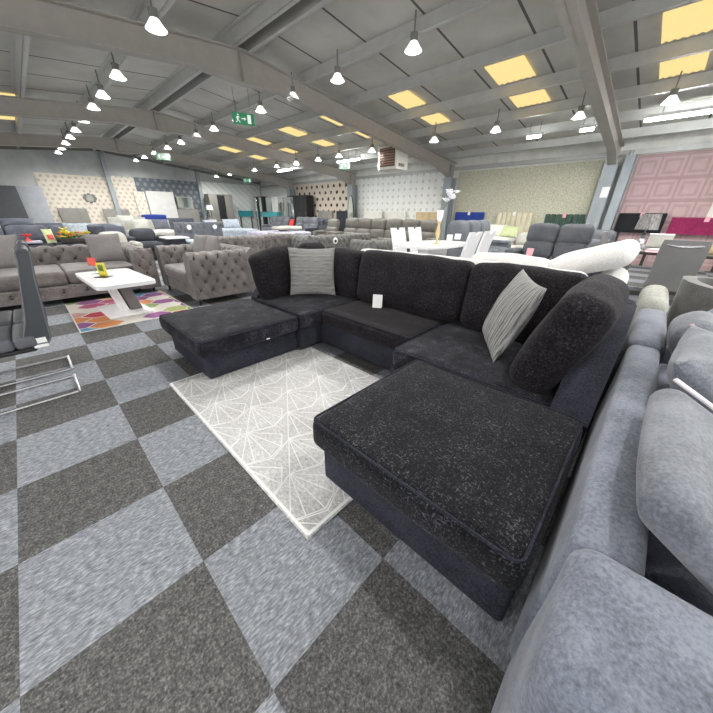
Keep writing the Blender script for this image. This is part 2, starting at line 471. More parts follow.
def ibeam(mb, poly_top, poly_bot, y, w=.19, tf=.018):
    """web polygon between top chord and bottom chord, flanges along both"""
    mb.prism(poly_top+poly_bot[::-1], 'y', y-.006, y+.006)
    for ch, up in ((poly_top, 0), (poly_bot, 1)):
        for (a, b) in zip(ch[:-1], ch[1:]):
            dx, dz = b[0]-a[0], b[1]-a[1]; L = math.hypot(dx, dz); nx, nz = -dz/L*tf, dx/L*tf
            q = [(a[0], a[1]), (b[0], b[1]), (b[0]+nx, b[1]+nz), (a[0]+nx, a[1]+nz)]
            mb.prism(q, 'y', y-w/2, y+w/2)
for i, y in enumerate(FR):
    mb = MB()
    pt = .21
    top = [(XL+.05, roof(XL)-pt), (RX, roof(RX)-pt), (XW-.1, roof(XW)-pt)]
    bot = [(XL+.05, 2.45), (XL+.45, 2.5), (XL+1.3, roof(XL+1.3)-pt-.33), (RX-.85, roof(RX-.85)-pt-.33), (RX, roof(RX)-pt-.46), (RX+.85, roof(RX+.85)-pt-.33),
           (XW-1.3, roof(XW-1.3)-pt-.33), (XW-.45, 2.5), (XW-.1, 2.45)]
    ibeam(mb, top, bot, y)
    mb.box(RX-.012, RX+.012, y-.09, y+.09, roof(RX)-pt-.46, roof(RX)-pt)      # apex joint plate
    mb.box(XW-.47, XW-.45, y-.09, y+.09, 2.5, roof(XW)-pt-.05)
    struct('roof_rafter', mb, M['rafter'])
    mb = MB()
    for x0, x1 in ((XW-.5, XW-.1), (XL+.1, XL+.5)):
        mb.box(x0, x1, y-.008, y+.008, 0, 2.5)
        mb.box(x0, x0+.02, y-.15, y+.15, 0, 2.5); mb.box(x1-.02, x1, y-.15, y+.15, 0, 2.5)
    struct('steel_column', mb, M['column'])
PX = [5.02, 6.32, 7.62, 8.86, 10.1, 11.3]
for x in PX+[3.78, 3.42]+[2*RX-v for v in PX]:
    zt = roof(x)-.002; mb = MB()
    s = 1 if x > RX else -1
    mb.box(x-.01, x+.01, YR, YG, zt-.2, zt)
    mb.box(min(x, x-s*.075), max(x, x-s*.075), YR, YG, zt-.2, zt-.188)
    mb.box(min(x, x+s*.075), max(x, x+s*.075), YR, YG, zt-.012, zt)
    struct('roof_purlin', mb, M['purlin'])
mb = MB()
for z0 in (2.74,): mb.box(XW-.06, XW-.002, YR, YG, z0, z0+.12)
struct('trim_1', mb, M['purlin'])
struct('trim_2', MB().prism([(XL, roof(XL)-.22), (RX, roof(RX)-.22), (XW, roof(XW)-.22), (XW, roof(XW)-.12), (RX, roof(RX)-.12), (XL, roof(XL)-.12)], 'y', YG-.05, YG-.002), M['steel'])
for x in (3.68, 7.95):
    struct('gable_post', MB().box(x-.09, x+.09, YG-.2, YG-.05, 0, roof(x)-.24), M['column'])
# small window high on the long wall
win = struct('window_1', MB().box(XW-.10, XW-.06, -2.6, -.68, 1.2, 2.2), M['mirrorframe'])
w_ = MB().box(XW-.115, XW-.102, -2.54, -.74, 1.26, 2.14).build('window_pane', M['window_on'], win)

# translucent rooflights between the purlins
def rooflight(x0, x1, y0, y1, label):
    mb = MB()
    n = 6
    for i in range(n):           # corrugated sheet: shallow ridges along the slope
        a = y0+(y1-y0)*i/n; b = y0+(y1-y0)*(i+1)/n; m_ = (a+b)/2
        za, zb = roof(x0)-.03, roof(x1)-.03
        mb.add([(x0,a,za),(x1,a,zb),(x1,m_,zb+.02),(x0,m_,za+.02),(x1,b,zb),(x0,b,za)], [(0,1,2,3),(3,2,4,5)])
    return tag(mb.build('rooflight', M['sky_on']), label, 'rooflight', 'yellow rooflights')
XA, XB = (6.42, 7.5), (7.72, 8.72)
nth = ['first', 'second', 'third', 'fourth', 'fifth', 'sixth', 'seventh', 'eighth', 'ninth', 'tenth', 'eleventh', 'twelfth', 'thirteenth', 'fourteenth', 'fifteenth', 'sixteenth', 'seventeenth', 'eighteenth']
for i, yc in enumerate((.6, 2.92, 5.2, 7.6, 9.7, 11.9, 14.25)):
    hw = .34 if i in (1,) else .28
    rooflight(*XA, yc-hw, yc+hw, f'glowing yellow rooflight, {nth[i]} from the right of the row nearer the ridge')
    rooflight(*XB, yc-hw, yc+hw, f'glowing yellow rooflight, {nth[i]} from the right of the row nearer the wall')
for i, yc in enumerate((12.4, 15.0)):
    rooflight(-.4, .9, yc-.28, yc+.28, f'narrow yellow rooflight left of the roof ridge, {nth[i]} from the front')

# ------------------------------------------------------------------ lamps
def lamp_meshes():
    h = MB().lathe([(.03, .17), (.045, .16), (.05, .10), (.085, .05), (.125, 0), (.12, -.004), (.08, .045), (.045, .09)], 20)
    l = MB().lathe([(.085, .028), (.08, .012), (.045, .006), (.001, .004)], 16)
    b = MB().tube([(0, 0, .19), (0, 0, .42)], .012)
    return h, l, b
proto_lamp = [None]
def lamp(x, y, z, label):
    if proto_lamp[0] is None:
        t = thing('ceiling_spotlight', label, 'lamp', (x, y, z), 0, 'round showroom spotlights')
        h, l, b = lamp_meshes()
        h.build('lamp_shade', M['shade_on'], t); MB().lathe([(.052, .10), (.055, .19), (.03, .20)], 14).build('lamp_housing', M['steel'], t); l.build('lamp_lens', M['lamp_on'], t); b.build('lamp_bracket', M['steel'], t)
        t.rotation_euler = (0, 0, 0)
        proto_lamp[0] = t
    else: dup(proto_lamp[0], (x, y, z), 0, label)
rowA = [y for y in (-6.5, -4.5, -2.5, -.5, 1.5, 3.5, 5.4, 7.6, 8.98, 10.11, 11.64, 13.17, 14.48, 15.83, 17.16, 18.5)]
rowB = [y for y in (-5.5, -3.6, -1.7, 0, 1.5, 3.4, 5.0, 6.35, 7.63, 8.79, 10.21, 11.49, 12.91, 14.33, 16.0, 17.48, 18.9)]
rowC = [y for y in (-5, -3.2, -1.0, .58, 1.9, 3.53, 5.15, 7.36, 8.86, 9.99, 11.34, 12.75, 14.6, 17.18, 18.8)]
for n, x, z, row in (('under the roof ridge', 1.95, 3.30, rowA), ('along the middle of the hall', 4.7, 3.36, rowB), ('along the wallpapered long wall', 8.35, 3.0, rowC)):
    for k, y in enumerate(row):
        lamp(x, y, z, f'bright round spotlight, {nth[len(row)-1-k]} from the far end, row {n}')
for k, y in enumerate((-6, -3.5, -1, 1.5, 4, 6.5, 9, 12, 15, 18)):
    lamp(-2.2, y, 3.1, f'bright round spotlight, {nth[9-k]} from the far end, row left of the ridge')
def tube_light(y0, y1, label, x=9.75, z=3.06):
    t = thing('fluorescent_batten', label, 'lamp', (x, (y0+y1)/2, z), 0, 'fluorescent battens')
    L = y1-y0
    MB().box(-.045, .045, -L/2, L/2, .03, .09).build('batten_case', M['mirrorframe'], t)
    MB().tube([(0, -L/2+.02, 0), (0, L/2-.02, 0)], .028, 10).build('lamp_tube', M['tube_on'], t)
    for q_ in (-L/3, L/3): MB().tube([(0, q_, .09), (0, q_, .30)], .008, 6).build('hanger', M['steel'], t)
tube_light(-.55, 1.0, 'long fluorescent tube over the pink panelled wall')
tube_light(1.85, 2.15, 'short fluorescent light above the sage wallpaper, nearer the column with a notice', 9.84)
tube_light(2.95, 3.3, 'short fluorescent light above the sage wallpaper, further from the column with a notice', 9.8)
tube_light(8.9, 10.1, 'fluorescent tube left of the big white heater', 9.42)
tube_light(13.2, 14.4, 'fluorescent tube in the far corner before the black mirrored wardrobes', 9.46)

M['tan_metal'] = plain('tan_metal', (150, 122, 104), .5)
# ------------------------------------------------------------------ heater, signs, notice
t = thing('warehouse_heater', 'white hanging box heater with brown louvred outlet under the roof beam', 'heater', (8.8, 6.85, 2.5), -PI/2)
MB().rbox(-.37, .37, -.3, .3, 0, .62, .02).build('heater_case', M['heater'], t)
fr = MB().box(-.30, .30, -.325, -.301, .08, .57).build('outlet_grille', M['louvre'], t)
for k in range(7):
    MB().box(-.29, .29, -.014, .014, -.005, .005, T(0, -.335, .13+k*.066, .5)).build('louvre_blade', M['tan_metal'], fr)
MB().box(.371, .38, -.2, .1, .08, .16).build('control_panel', M['steel'], t)
for q_ in (-.3, .3): MB().tube([(q_, 0, .62), (q_, 0, .95)], .012, 6).build('hanger', M['steel'], t)

def exit_sign(x, y, z, w, h, label, rz=0):
    t = thing('exit_sign', label, 'sign', (x, y, z), rz, 'green exit signs')
    MB().rbox(-w/2, w/2, -.015, .015, 0, h, .006).build('sign_panel', M['exit_green'], t)
    s = h/1.0; f = -.0175; mb = MB()
    def q(pts): mb.prism([(px*s, pz*s) for px, pz in pts], 'y', f-.001, f)
    ox = -w/2/s+.25
    # running figure
    mb.prism([((ox+.30+.075*math.cos(k*PI/5))*s, (.80+.075*math.sin(k*PI/5))*s) for k in range(10)], 'y', f-.001, f)
    for pts in ([(.16,.66),(.34,.68),(.30,.42),(.16,.40)], [(.30,.66),(.44,.52),(.47,.56),(.33,.70)], [(.16,.66),(.05,.50),(.09,.47),(.2,.6)],
                [(.18,.42),(.30,.42),(.42,.26),(.36,.22),(.26,.34)], [(.36,.26),(.40,.10),(.46,.12),(.42,.28)], [(.16,.42),(.24,.40),(.16,.16),(.02,.14),(.02,.2),(.12,.22)]):
        q([(ox+a, b) for a, b in pts])
    mb.build('running_figure', M['exit_white'], t); mb = MB()
    q([(ox+.62,.46),(ox+.92,.46),(ox+.92,.54),(ox+.62,.54)])
    q([(ox+.90,.66),(ox+1.10,.50),(ox+.90,.34)])
    mb.build('arrow', M['exit_white'], t); mb = MB()
    q([(ox+1.24,.12),(ox+1.60,.12),(ox+1.60,.88),(ox+1.24,.88)])
    mb.build('door_symbol', M['exit_white'], t)
    for q_ in (-w*.35, w*.35): MB().tube([(q_, 0, h), (q_, 0, h+.45)], .005, 5).build('hanging_wire', M['steel'], t)
exit_sign(4.22, 7.6, 3.03, .46, .21, 'green exit sign hanging on wires among the middle lamps, largest one in view', -.35)
exit_sign(4.6, 14.7, 3.02, .5, .22, 'green exit sign hanging further down the middle lamp row', -.2)
exit_sign(8.75, 9.0, 2.68, .42, .22, 'small green exit sign in front of the black motif wallpaper', -1.0)
exit_sign(9.1, 16.8, 2.68, .42, .2, 'small green exit sign in front of the white diagonal wallpaper', -.6)
t = MB().box(XW-.525, XW-.508, 1.39, 1.57, 1.72, 1.98).build('paper_notice', M['paper'])
tag(t, 'white paper notice stuck on the grey column beside the pink wall', 'notice')
t = thing('mounted_conduit', 'pale bent pipe beside the top of the grey column at the pink wall', 'pipe', (XW-.35, 1.2, 2.3))
MB().tube([(0, 0, 0), (0, -.02, .2), (-.03, .03, .34), (-.06, 0, .5)], .05, 10).build('pipe_run', M['purlin'], t)
MB().lathe([(.06, 0), (.06, .04)], 14).build('collar', M['steel'], t)

# ------------------------------------------------------------------ wallpaper boards
def board_y(name, x0, x1, z1, m, label):
    return tag(MB().box(x0, x1, YG-.045, YG-.012, 0, z1).build(name, m), label, 'wallpaper')
def board_x(name, y0, y1, z1, m, label):
    return tag(MB().box(XW-.045, XW-.012, y0, y1, 0, z1).build(name, m), label, 'wallpaper')
board_y('wallpaper_panel', 1.08, 3.58, 2.72, M['wp_cream'], 'tall cream wallpaper board with brown sprigs, left of the gable post')
board_y('wallpaper_panel', 3.79, 4.75, 2.8, M['wp_cream'], 'narrow cream wallpaper board with brown sprigs, right of the gable post')
board_y('wallpaper_panel', -1.5, 1.05, 2.15, M['wp_pale'], 'plain pale board at the far left behind the leaning boards')
board_y('wallpaper_panel', 4.78, 7.85, 2.82, M['wp_dark'], 'slate blue damask wallpaper board on the gable wall')
board_y('wallpaper_panel', 8.06, 11.9, 2.86, M['wp_diag'], 'white wallpaper board with diagonal stripes on the gable wall')
board_x('wallpaper_panel', 16.8, 20.3, 2.62, M['wp_pale'], 'plain pale wallpaper board behind the white wardrobe')
board_x('wallpaper_panel', 11.7, 16.4, 2.84, M['wp_blackdot'], 'cream wallpaper board with dark motifs on the long wall')
board_x('wallpaper_panel', 6.55, 11.3, 2.78, M['wp_white'], 'white wallpaper board with small grey motifs below the heater')
board_x('wallpaper_panel', 1.8, 6.15, 2.68, M['wp_green'], 'sage stippled wallpaper board between two grey columns')
struct('trim_3', MB().box(XW-.45, XW-.05, 1.09, 1.29, 0, 2.7), M['column'])
pk = thing('wallpaper_panel', 'pink wallpaper board printed with raised square panels', 'wallpaper', (XW-.012, -.7, 0))
MB().box(-.033, 0, -2.2, 1.76, 0, 2.72).build('board', M['pinkpanel'], pk)
mb = MB()
for j in range(5):
    for i in range(8):
        y0 = 1.72-i*.48; z0 = .12+j*.52
        mb.mat(0).box(-.040, -.034, y0-.44, y0, z0, z0+.44); mb.mat(1).box(-.046, -.041, y0-.385, y0-.055, z0+.055, z0+.385); mb.mat(0).box(-.052, -.047, y0-.33, y0-.11, z0+.11, z0+.33)
mb.build('square_panelling', [M['pinkpanel_lt'], M['pinkpanel_mid']], pk)
# ------------------------------------------------------------------ black U-shaped sofa
def wp(root):     # offset that lets parts be written in room coordinates
    return tuple(-root.location)
S = thing('corner_sofa', 'large black U-shaped chenille corner sofa around the pale rug', 'sofa', (1.7, 1.5, 0)); o_ = wp(S)
def sp(name, mb, m): return mb.build(name, M[m] if isinstance(m, str) else m, S, o_)
sp('chaise_base', MB().rbox(.68, 1.5, -.015, .865, .02, .255, .02), 'plain_dark')
sp('chaise_base', MB().rbox(.67, 1.53, 2.25, 3.08, .018, .255, .02), 'plain_dark')
sp('seat_base', MB().rbox(1.5, 2.66, -.015, 1.1, .03, .255, .02), 'plain_dark')
sp('seat_base', MB().rbox(1.79, 2.66, 1.1, 2.2, .03, .255, .02), 'plain_dark')
sp('seat_base', MB().rbox(1.53, 2.66, 2.19, 3.1, .03, .255, .02), 'plain_dark')
def seatc(x0, x1, y0, y1, z0, z1, m, puff=.012, r=.045, seed=0):
    c = sp('seat_cushion', MB().soft((x1-x0, y1-y0, z1-z0), r, (.008, .008, puff), 10, T((x0+x1)/2, (y0+y1)/2, (z0+z1)/2), .006, 5, seed), m)
    h = r*.3; zt = z1-h*.55; e = .004
    pts = []
    for (cx, cyy, a0) in ((x1-r, y1-r, 0), (x0+r, y1-r, 90), (x0+r, y0+r, 180), (x1-r, y0+r, 270)):
        for k in range(4):
            a = math.radians(a0+30*k); rr = r*.72
            pts.append((cx+math.cos(a)*rr, cyy+math.sin(a)*rr, z1-.008))
    MB().tube(pts, .006, 6, True).build('piping', M['plain_dark'], c)
    return c
seatc(.625, 1.50, -.02, .89, .25, .408, 'chenille', seed=1)
seatc(1.505, 2.46, .12, 1.10, .25, .405, 'chenille_soft', seed=2)
seatc(1.74, 2.46, 1.105, 2.13, .25, .408, 'plush', seed=3)
seatc(1.51, 2.46, 2.14, 2.98, .25, .395, 'chenille_soft', seed=4)
seatc(.605, 1.505, 2.15, 3.09, .245, .385, 'chenille_soft', seed=5)
sp('back_frame', MB().rbox(2.5, 2.72, -.03, 3.14, .03, .74, .05), 'plain_dark')
sp('side_frame', MB().prism([(1.47, .03), (1.47, .385), (1.52, .42), (1.80, .70), (1.88, .74), (2.5, .74), (2.5, .03)], 'y', -.03, .13), 'plain_dark')
sp('side_frame', MB().prism([(1.56, .03), (1.56, .38), (1.78, .62), (1.86, .66), (2.5, .66), (2.5, .03)], 'y', 3.02, 3.14), 'plain_dark')
def backc(cx, cyy, cz, w, h, t, tilt, rz, seed, m='plush', pf=.035, roll=0):
    """upright soft back cushion, width on X before rz, leaning back by tilt"""
    mm = T(cx, cyy, cz, 0, 0, rz) @ T(0, 0, 0, -tilt) @ T(0, 0, 0, 0, roll, 0)
    c = sp('back_cushion', MB().soft((w, t, h), .07, (.006, pf, .012), 10, mm, .012, 6, seed), m)
    return c
PLUS = PI*1.5   # rz that turns the -Y face to -X
backc(2.36, 1.565, .655, 1.15, .50, .24, .20, -PI/2, 11)
backc(2.36, .60, .655, .76, .50, .24, .18, -PI/2, 12)
backc(2.36, 2.44, .645, .58, .48, .22, .15, -PI/2, 13)
backc(1.80, 2.93, .635, .56, .50, .17, .14, .12, 14, roll=-.14)
backc(2.29, 2.91, .67, .36, .50, .17, .10, 0.0, 15)
big = backc(1.93, .20, .66, .74, .55, .22, .34, PI, 16, pf=.03)
for (x, y) in ((.75, 2.31), (1.45, 2.31), (.75, 3.0), (.75, .8), (.75, .05), (1.45, .05)):
    sp('foot', MB().box(x-.06, x+.06, y-.035, y+.035, .0145, .031), 'chrome')
sp('brand_tab', MB().box(1.15, 1.18, 2.143, 2.149, .262, .27), 'paper').name = 'fabric_tab'

def throw(name, label, c, w, h, t, rz, tilt, m, ribs=0, grp=None, seed=0, roll=0, n=16, pinch=.07, wr=.006, exp=.5, ribax='v'):
    mm = T(*c, 0, 0, rz) @ T(0, 0, 0, -tilt) @ T(0, 0, 0, 0, roll, 0)
    o = MB().pillow(w, h, t, pinch, n, None, ribs, .0035, wr, seed, exp, ribax).build(name, M[m])
    o.matrix_world = mm
    return tag(o, label, 'cushion', grp)
def edge_pts(w, h, pinch, mm, n=10):
    pts = []
    for (a, b) in (((-1,-1),(1,-1)), ((1,-1),(1,1)), ((1,1),(-1,1)), ((-1,1),(-1,-1))):
        for k in range(n):
            u = a[0]+(b[0]-a[0])*k/n; v = a[1]+(b[1]-a[1])*k/n
            pts.append(mm @ Vector((u*w/2*(1-pinch*(1-v*v)), 0, v*h/2*(1-pinch*(1-u*u)))))
    return pts
rb = throw('throw_cushion', 'grey ribbed cushion with level stripes in the far left corner of the black sofa', (2.03, 2.60, .665), .50, .50, .17, math.radians(-44), .22, 'ribgrey', 13, 'grey ribbed cushions', 1, n=44)
rb = throw('throw_cushion', 'grey ribbed cushion tilted against the big right-hand back cushion of the black sofa', (1.985, .545, .668), .48, .50, .17, math.radians(212), .34, 'ribgrey_up', 13, 'grey ribbed cushions', 2, roll=.06, n=44, ribax='u')
t = thing('price_card', 'white folded price card standing on the black seat', 'card', (2.14, 1.76, .424), math.radians(-62))
MB().box(-.045, .045, -.002, .002, 0, .125, T(0, -.02, 0, -.16)).build('front_leaf', M['paper'], t)
MB().box(-.045, .045, -.002, .002, 0, .125, T(0, .02, 0, .16)).build('rear_leaf', M['paper'], t)

# ------------------------------------------------------------------ pale rug with fan lines
def rug():
    k = NT('pale_rug_pile'); s = k.noise(k.coord((90, 45, 1)), 1, 3, .8); g = k.noise(k.coord(), 5, 3)
    f = k.math('ADD', k.math('MULTIPLY', s, .7), k.math('MULTIPLY', g, .3))
    k.base(k.ramp(f, [(.33, lin((158, 157, 154))), (.52, lin((208, 207, 205))), (.68, lin((242, 242, 240)))])); k.bump(s, .4, .006)
    M['rugpile'] = k.set(.95, 0, 0, .1)
    M['rugline'] = plain('rug_line', (240, 240, 238), .95, var=.04)
    x0, x1, y0, y1 = .425, 1.66, .672, 2.44; z = .012
    mb = MB().rbox(x0, x1, y0, y1, .0005, z, .004).mat(1)
    def clip(p, q):
        t0, t1 = 0, 1; d = (q[0]-p[0], q[1]-p[1])
        for (e, a) in ((-d[0], p[0]-x0-.012), (d[0], x1-.012-p[0]), (-d[1], p[1]-y0-.012), (d[1], y1-.012-p[1])):
            if e == 0:
                if a < 0: return None
            else:
                r = a/e
                if e < 0: t0 = max(t0, r)
                else: t1 = min(t1, r)
        if t0 >= t1: return None
        return ((p[0]+d[0]*t0, p[1]+d[1]*t0), (p[0]+d[0]*t1, p[1]+d[1]*t1))
    cnt = [0]
    def line(p, q, w=.003):
        c = clip(p, q)
        if not c: return
        (a, b) = c; dx, dy = b[0]-a[0], b[1]-a[1]; L = math.hypot(dx, dy)
        if L < .01: return
        nx, ny = -dy/L*w, dx/L*w; cnt[0] += 1; zz = z+.0012+.00007*(cnt[0] % 17)+(.0013 if w > .004 else 0)
        mb.add([(a[0]-nx, a[1]-ny, zz), (b[0]-nx, b[1]-ny, zz), (b[0]+nx, b[1]+ny, zz), (a[0]+nx, a[1]+ny, zz)], [(0,1,2,3)])
    rays = [(-.15, -.07), (-.15, -.225), (-.085, -.25), (0, -.285), (.085, -.25), (.145, -.165), (.15, -.07)]
    i = -1
    while .57+.15*i < x1+.2:
        ax = .57+.15*i; off = 1.01 if i % 2 == 0 else 1.235
        for j in range(-2, 5):
            ay = off+.455*j
            for r in rays: line((ax, ay), (ax+r[0], ay+r[1]))
            line((ax-.15, ay-.225), (ax-.0, ay-.285)); line((ax, ay-.285), (ax+.085, ay-.25)); line((ax+.085, ay-.25), (ax+.145, ay-.165))
        i += 1
    for p, q in (((x0+.012, y0), (x0+.012, y1)), ((x0, y0+.012), (x1, y0+.012)), ((x0, y1-.012), (x1, y1-.012))):
        line(p, q, .007)
    return tag(mb.build('area_rug', [M['rugpile'], M['rugline']]), 'pale grey rug with white fan-shaped lines, lying inside the black sofa', 'rug')
rug()

# ------------------------------------------------------------------ blue-grey sofa on the right
G = thing('velvet_sofa', 'blue-grey velvet sofa turned its back on the black sofa', 'sofa', (1.8, -.6, 0)); o_ = wp(G)
def gp(name, mb, m='bluegrey'): return mb.build(name, M[m], G, o_)
gp('backrest', MB().soft((1.54, .13, .58), .035, (.0, .006, .006), 8, T(1.375, -.122, .32, .02), .004, 4, 1))
gp('backrest', MB().soft((.95, .16, .59), .045, (.0, .008, .01), 8, T(2.625, -.13, .325, .02), .004, 4, 2))
gp('armrest', MB().soft((.30, 1.0, .61), .05, (.01, .0, .012), 8, T(.47, -.565, .335), .004, 4, 3))
gp('armrest', MB().soft((.22, .80, .56), .05, (.01, .0, .012), 8, T(3.05, -.69, .31), .004, 4, 3))
gp('seat_base', MB().rbox(.63, 2.94, -1.05, -.25, .04, .18, .03))
gp('seat_cushion', MB().soft((.76, .8, .11), .05, (0, .01, .01), 6, T(1.02, -.66, .235), .004, 4, 3))
gp('seat_cushion', MB().soft((.76, .8, .11), .05, (0, .01, .01), 6, T(1.785, -.66, .235), .004, 4, 4))
gp('seat_cushion', MB().soft((.76, .8, .11), .05, (0, .01, .01), 6, T(2.55, -.66, .235), .004, 4, 5))
for x, y in ((.45, -.2), (.45, -.95), (3.0, -.2), (3.0, -.95)): gp('foot', MB().box(x-.04, x+.04, y-.04, y+.04, 0, .041), 'black_metal')
def gcush(label, c, w, h, t, rz, tilt, roll, m, pipes, seed, exp=.42):
    mm = T(0, 0, 0, 0, 0, rz) @ T(0, 0, 0, -tilt) @ T(0, 0, 0, 0, roll, 0)
    o = MB().pillow(w, h, t, .05, 30, mm, 0, 0, .012, seed, exp).build('throw_cushion', M[m]); o.location = c
    tag(o, label, 'cushion', 'grey cushions on the velvet sofa')
    for pm, a, b in pipes:
        e = edge_pts(w, h, .05, mm, 10); e = e+e
        MB().tube(e[a:b], .008, 6).build('piping', M[pm], o)
    return o
mm = T(0, 0, 0, -1.05)
o = MB().soft((.62, .10, .58), .045, (.01, .018, .012), 10, mm, .006, 5, 8).build('throw_cushion', M['bluegrey2']); o.location = (.975, -.395, .585)
tag(o, 'big grey cushion with pale piping, nearest on the blue-grey sofa', 'cushion', 'grey cushions on the velvet sofa')
MB().tube([mm @ Vector((.292, -.056-.004*math.cos(z*5), z)) for z in [-.26+.055*k for k in range(11)]], .007, 6).build('piping', M['lightpipe'], o)
gcush('plump light grey cushion behind the nearest piped one on the blue-grey sofa', (1.66, -.40, .59), .60, .58, .24, -.1, .78, 0, 'bluegrey2', (('pinkpipe', 10, 21),), 2)
mm = T(0, 0, 0, -.62)
o = MB().soft((.42, .19, .42), .07, (.02, .02, .02), 8, mm, .006, 6, 3).build('throw_cushion', M['bluegrey2']); o.location = (2.27, -.37, .575)
tag(o, 'thick grey cushion with a dark zip end, third along the blue-grey sofa', 'cushion', 'grey cushions on the velvet sofa')
MB().tube([mm @ Vector((-.214-.018*(1-(z/.21)**2), .0, z)) for z in [-.18+.036*k for k in range(11)]], .006, 6).build('zip', M['darkpipe'], o)
gcush('pointed blue-grey cushion at the far end of the blue-grey sofa', (2.72, -.49, .60), .40, .40, .18, -1.2, .25, .78, 'bluegrey', (), 4)
# ------------------------------------------------------------------ dark cantilever dining chairs, left
def dark_chair(label, loc):
    t = thing('dining_chair', label, 'chair', loc, 0, 'dark cantilever dining chairs')
    # faces -X; local origin on the floor under the back edge
    prof_o = [(-.055, .43), (-.035, .46), (-.025, .55), (-.005, .70), (.015, .85), (.035, .95), (.04, .995), (.03, 1.015)]
    prof_i = [(.0, 1.02), (-.02, 1.0), (-.025, .95), (-.05, .85), (-.085, .70), (-.115, .58), (-.15, .50), (-.16, .43)]
    MB().prism(prof_o+prof_i, 'y', -.19, .19).build('backrest', M['leather_dk'], t, sharp=55)
    for sy_ in (-.19, .19): MB().tube([(p[0], sy_, p[1]) for p in prof_o+prof_i], .006, 6, True).build('edge_piping', M['leather_mid'], t)
    mb = MB()
    for k in range(4):
        x1 = -.10-k*.11; mb.soft((.112, .40, .085), .025, (0, 0, .004), 3, T(x1-.056, 0, .455))
    mb.build('seat', M['leather_mid'], t)
    MB().rbox(-.54, -.12, -.19, .19, .385, .413, .01).build('seat_pan', M['black_metal'], t)
    MB().box(-.13, -.06, -.193, -.191, .405, .47).build('hem_tag', M['paper'], t)
    w = .165; b = MB()
    b.tube([(-.02, -w, .012), (-.46, -w, .012), (-.5, -w, .03), (-.53, -w, .10), (-.55, -w, .36), (-.5, -w, .40), (-.15, -w, .40)], .012, 8)
    b.tube([(-.02, w, .012), (-.46, w, .012), (-.5, w, .03), (-.53, w, .10), (-.55, w, .36), (-.5, w, .40), (-.15, w, .40)], .012, 8)
    b.tube([(-.02, -w-.012, .012), (-.02, w+.012, .012)], .012, 8)
    b.build('cantilever_base', M['chrome'], t)
dark_chair('dark leather cantilever dining chair at the left edge, nearer of the two', (-.055, 2.96, 0))
dark_chair('dark leather cantilever dining chair at the left edge, behind the nearer one', (-.05, 3.46, 0))

# ------------------------------------------------------------------ rainbow rug and coffee table
def rainbow():
    cols = [(186, 66, 84), (204, 134, 82), (136, 160, 104), (84, 140, 170), (142, 88, 138), (208, 184, 112), (206, 200, 190), (176, 88, 120), (98, 104, 144), (160, 172, 108), (196, 152, 144), (212, 208, 200)]
    ms = []
    for i, c in enumerate(cols): ms.append(plain(f'rug_colour_{i}', c, .95))
    x0, x1, y0, y1 = 0.09, 1.32, 4.33, 5.94; z = .011
    mb = MB().mat(11).rbox(x0, x1, y0, y1, .0005, z, .004)
    rnd = random.Random(4); W_, H_ = .37, .27
    for i in range(-1, int((x1-x0)/(W_*.72))+2):
        for j in range(-1, int((y1-y0)/H_)+2):
            cx = x0+i*W_*.72; cyy = y0+j*H_+(H_/2 if i % 2 else 0); g = .93
            pts = [(-.5, 0), (-.22, -.5), (.22, -.5), (.5, 0), (.22, .5), (-.22, .5)]
            out = [(min(max(cx+p[0]*W_*g, x0+.012), x1-.012), min(max(cyy+p[1]*H_*g, y0+.012), y1-.012)) for p in pts]
            area = sum(out[k][0]*out[(k+1) % 6][1]-out[(k+1) % 6][0]*out[k][1] for k in range(6))
            if abs(area) < .01: continue
            mb.mat(rnd.choice([0, 1, 2, 3, 4, 5, 6, 6, 7, 8, 9, 10, 11])).add([(p[0], p[1], z+.001) for p in out], [tuple(range(6))])
    tag(mb.build('area_rug', ms), 'multicoloured diamond-pattern rug under the white coffee table', 'rug')
rainbow()
t = thing('coffee_table', 'white gloss coffee table on a grey slanted pedestal, on the multicoloured rug', 'table', (.635, 4.98, .0135), .05)
pts = []
for (sx, s_y, a0) in ((.22, .56, 0), (-.22, .56, 90), (-.22, -.56, 180), (.22, -.56, 270)):
    for k in range(6): a = math.radians(a0+18*k); pts.append((sx+.08*math.cos(a), s_y+.08*math.sin(a)))
MB().prism(pts, 'z', .412, .455).build('tabletop', M['white'], t)
MB().rbox(-.24, .24, -.36, .36, 0, .03, .01).build('base_plate', M['white'], t)
MB().prism([(.04, .03), (.17, .03), (.09, .411), (-.04, .411)], 'y', -.17, .17).build('pedestal', M['greygloss'], t)
MB().prism([(-.04, .03), (.02, .03), (-.06, .411), (-.12, .411)], 'y', -.17, .17).build('pedestal_trim', M['white'], t)
t = thing('price_stand', 'small red card in a clear stand on the white coffee table', 'sign', (.50, 5.28, .473), math.radians(-50))
MB().box(-.05, .05, -.035, .035, 0, .006).build('stand_foot', M['mirror'], t)
MB().box(-.004, .004, -.003, .003, .006, .12).build('stand_post', M['mirror'], t)
MB().box(-.055, .055, -.004, .004, .11, .21).build('card', M['red'], t)
t = thing('snack_packet', 'yellow and green packet standing on the white coffee table', 'packet', (.54, 4.99, .473), math.radians(-48))
MB().pillow(.11, .17, .06, .03, 8, T(0, 0, .09)).build('bag', M['yellow'], t)
MB().pillow(.07, .08, .03, .05, 6, T(.01, -.022, .11)).build('printed_label', M['green'], t)
MB().box(-.08, .08, -.06, .06, .0, .006).build('tray', M['wood_dark'], t)

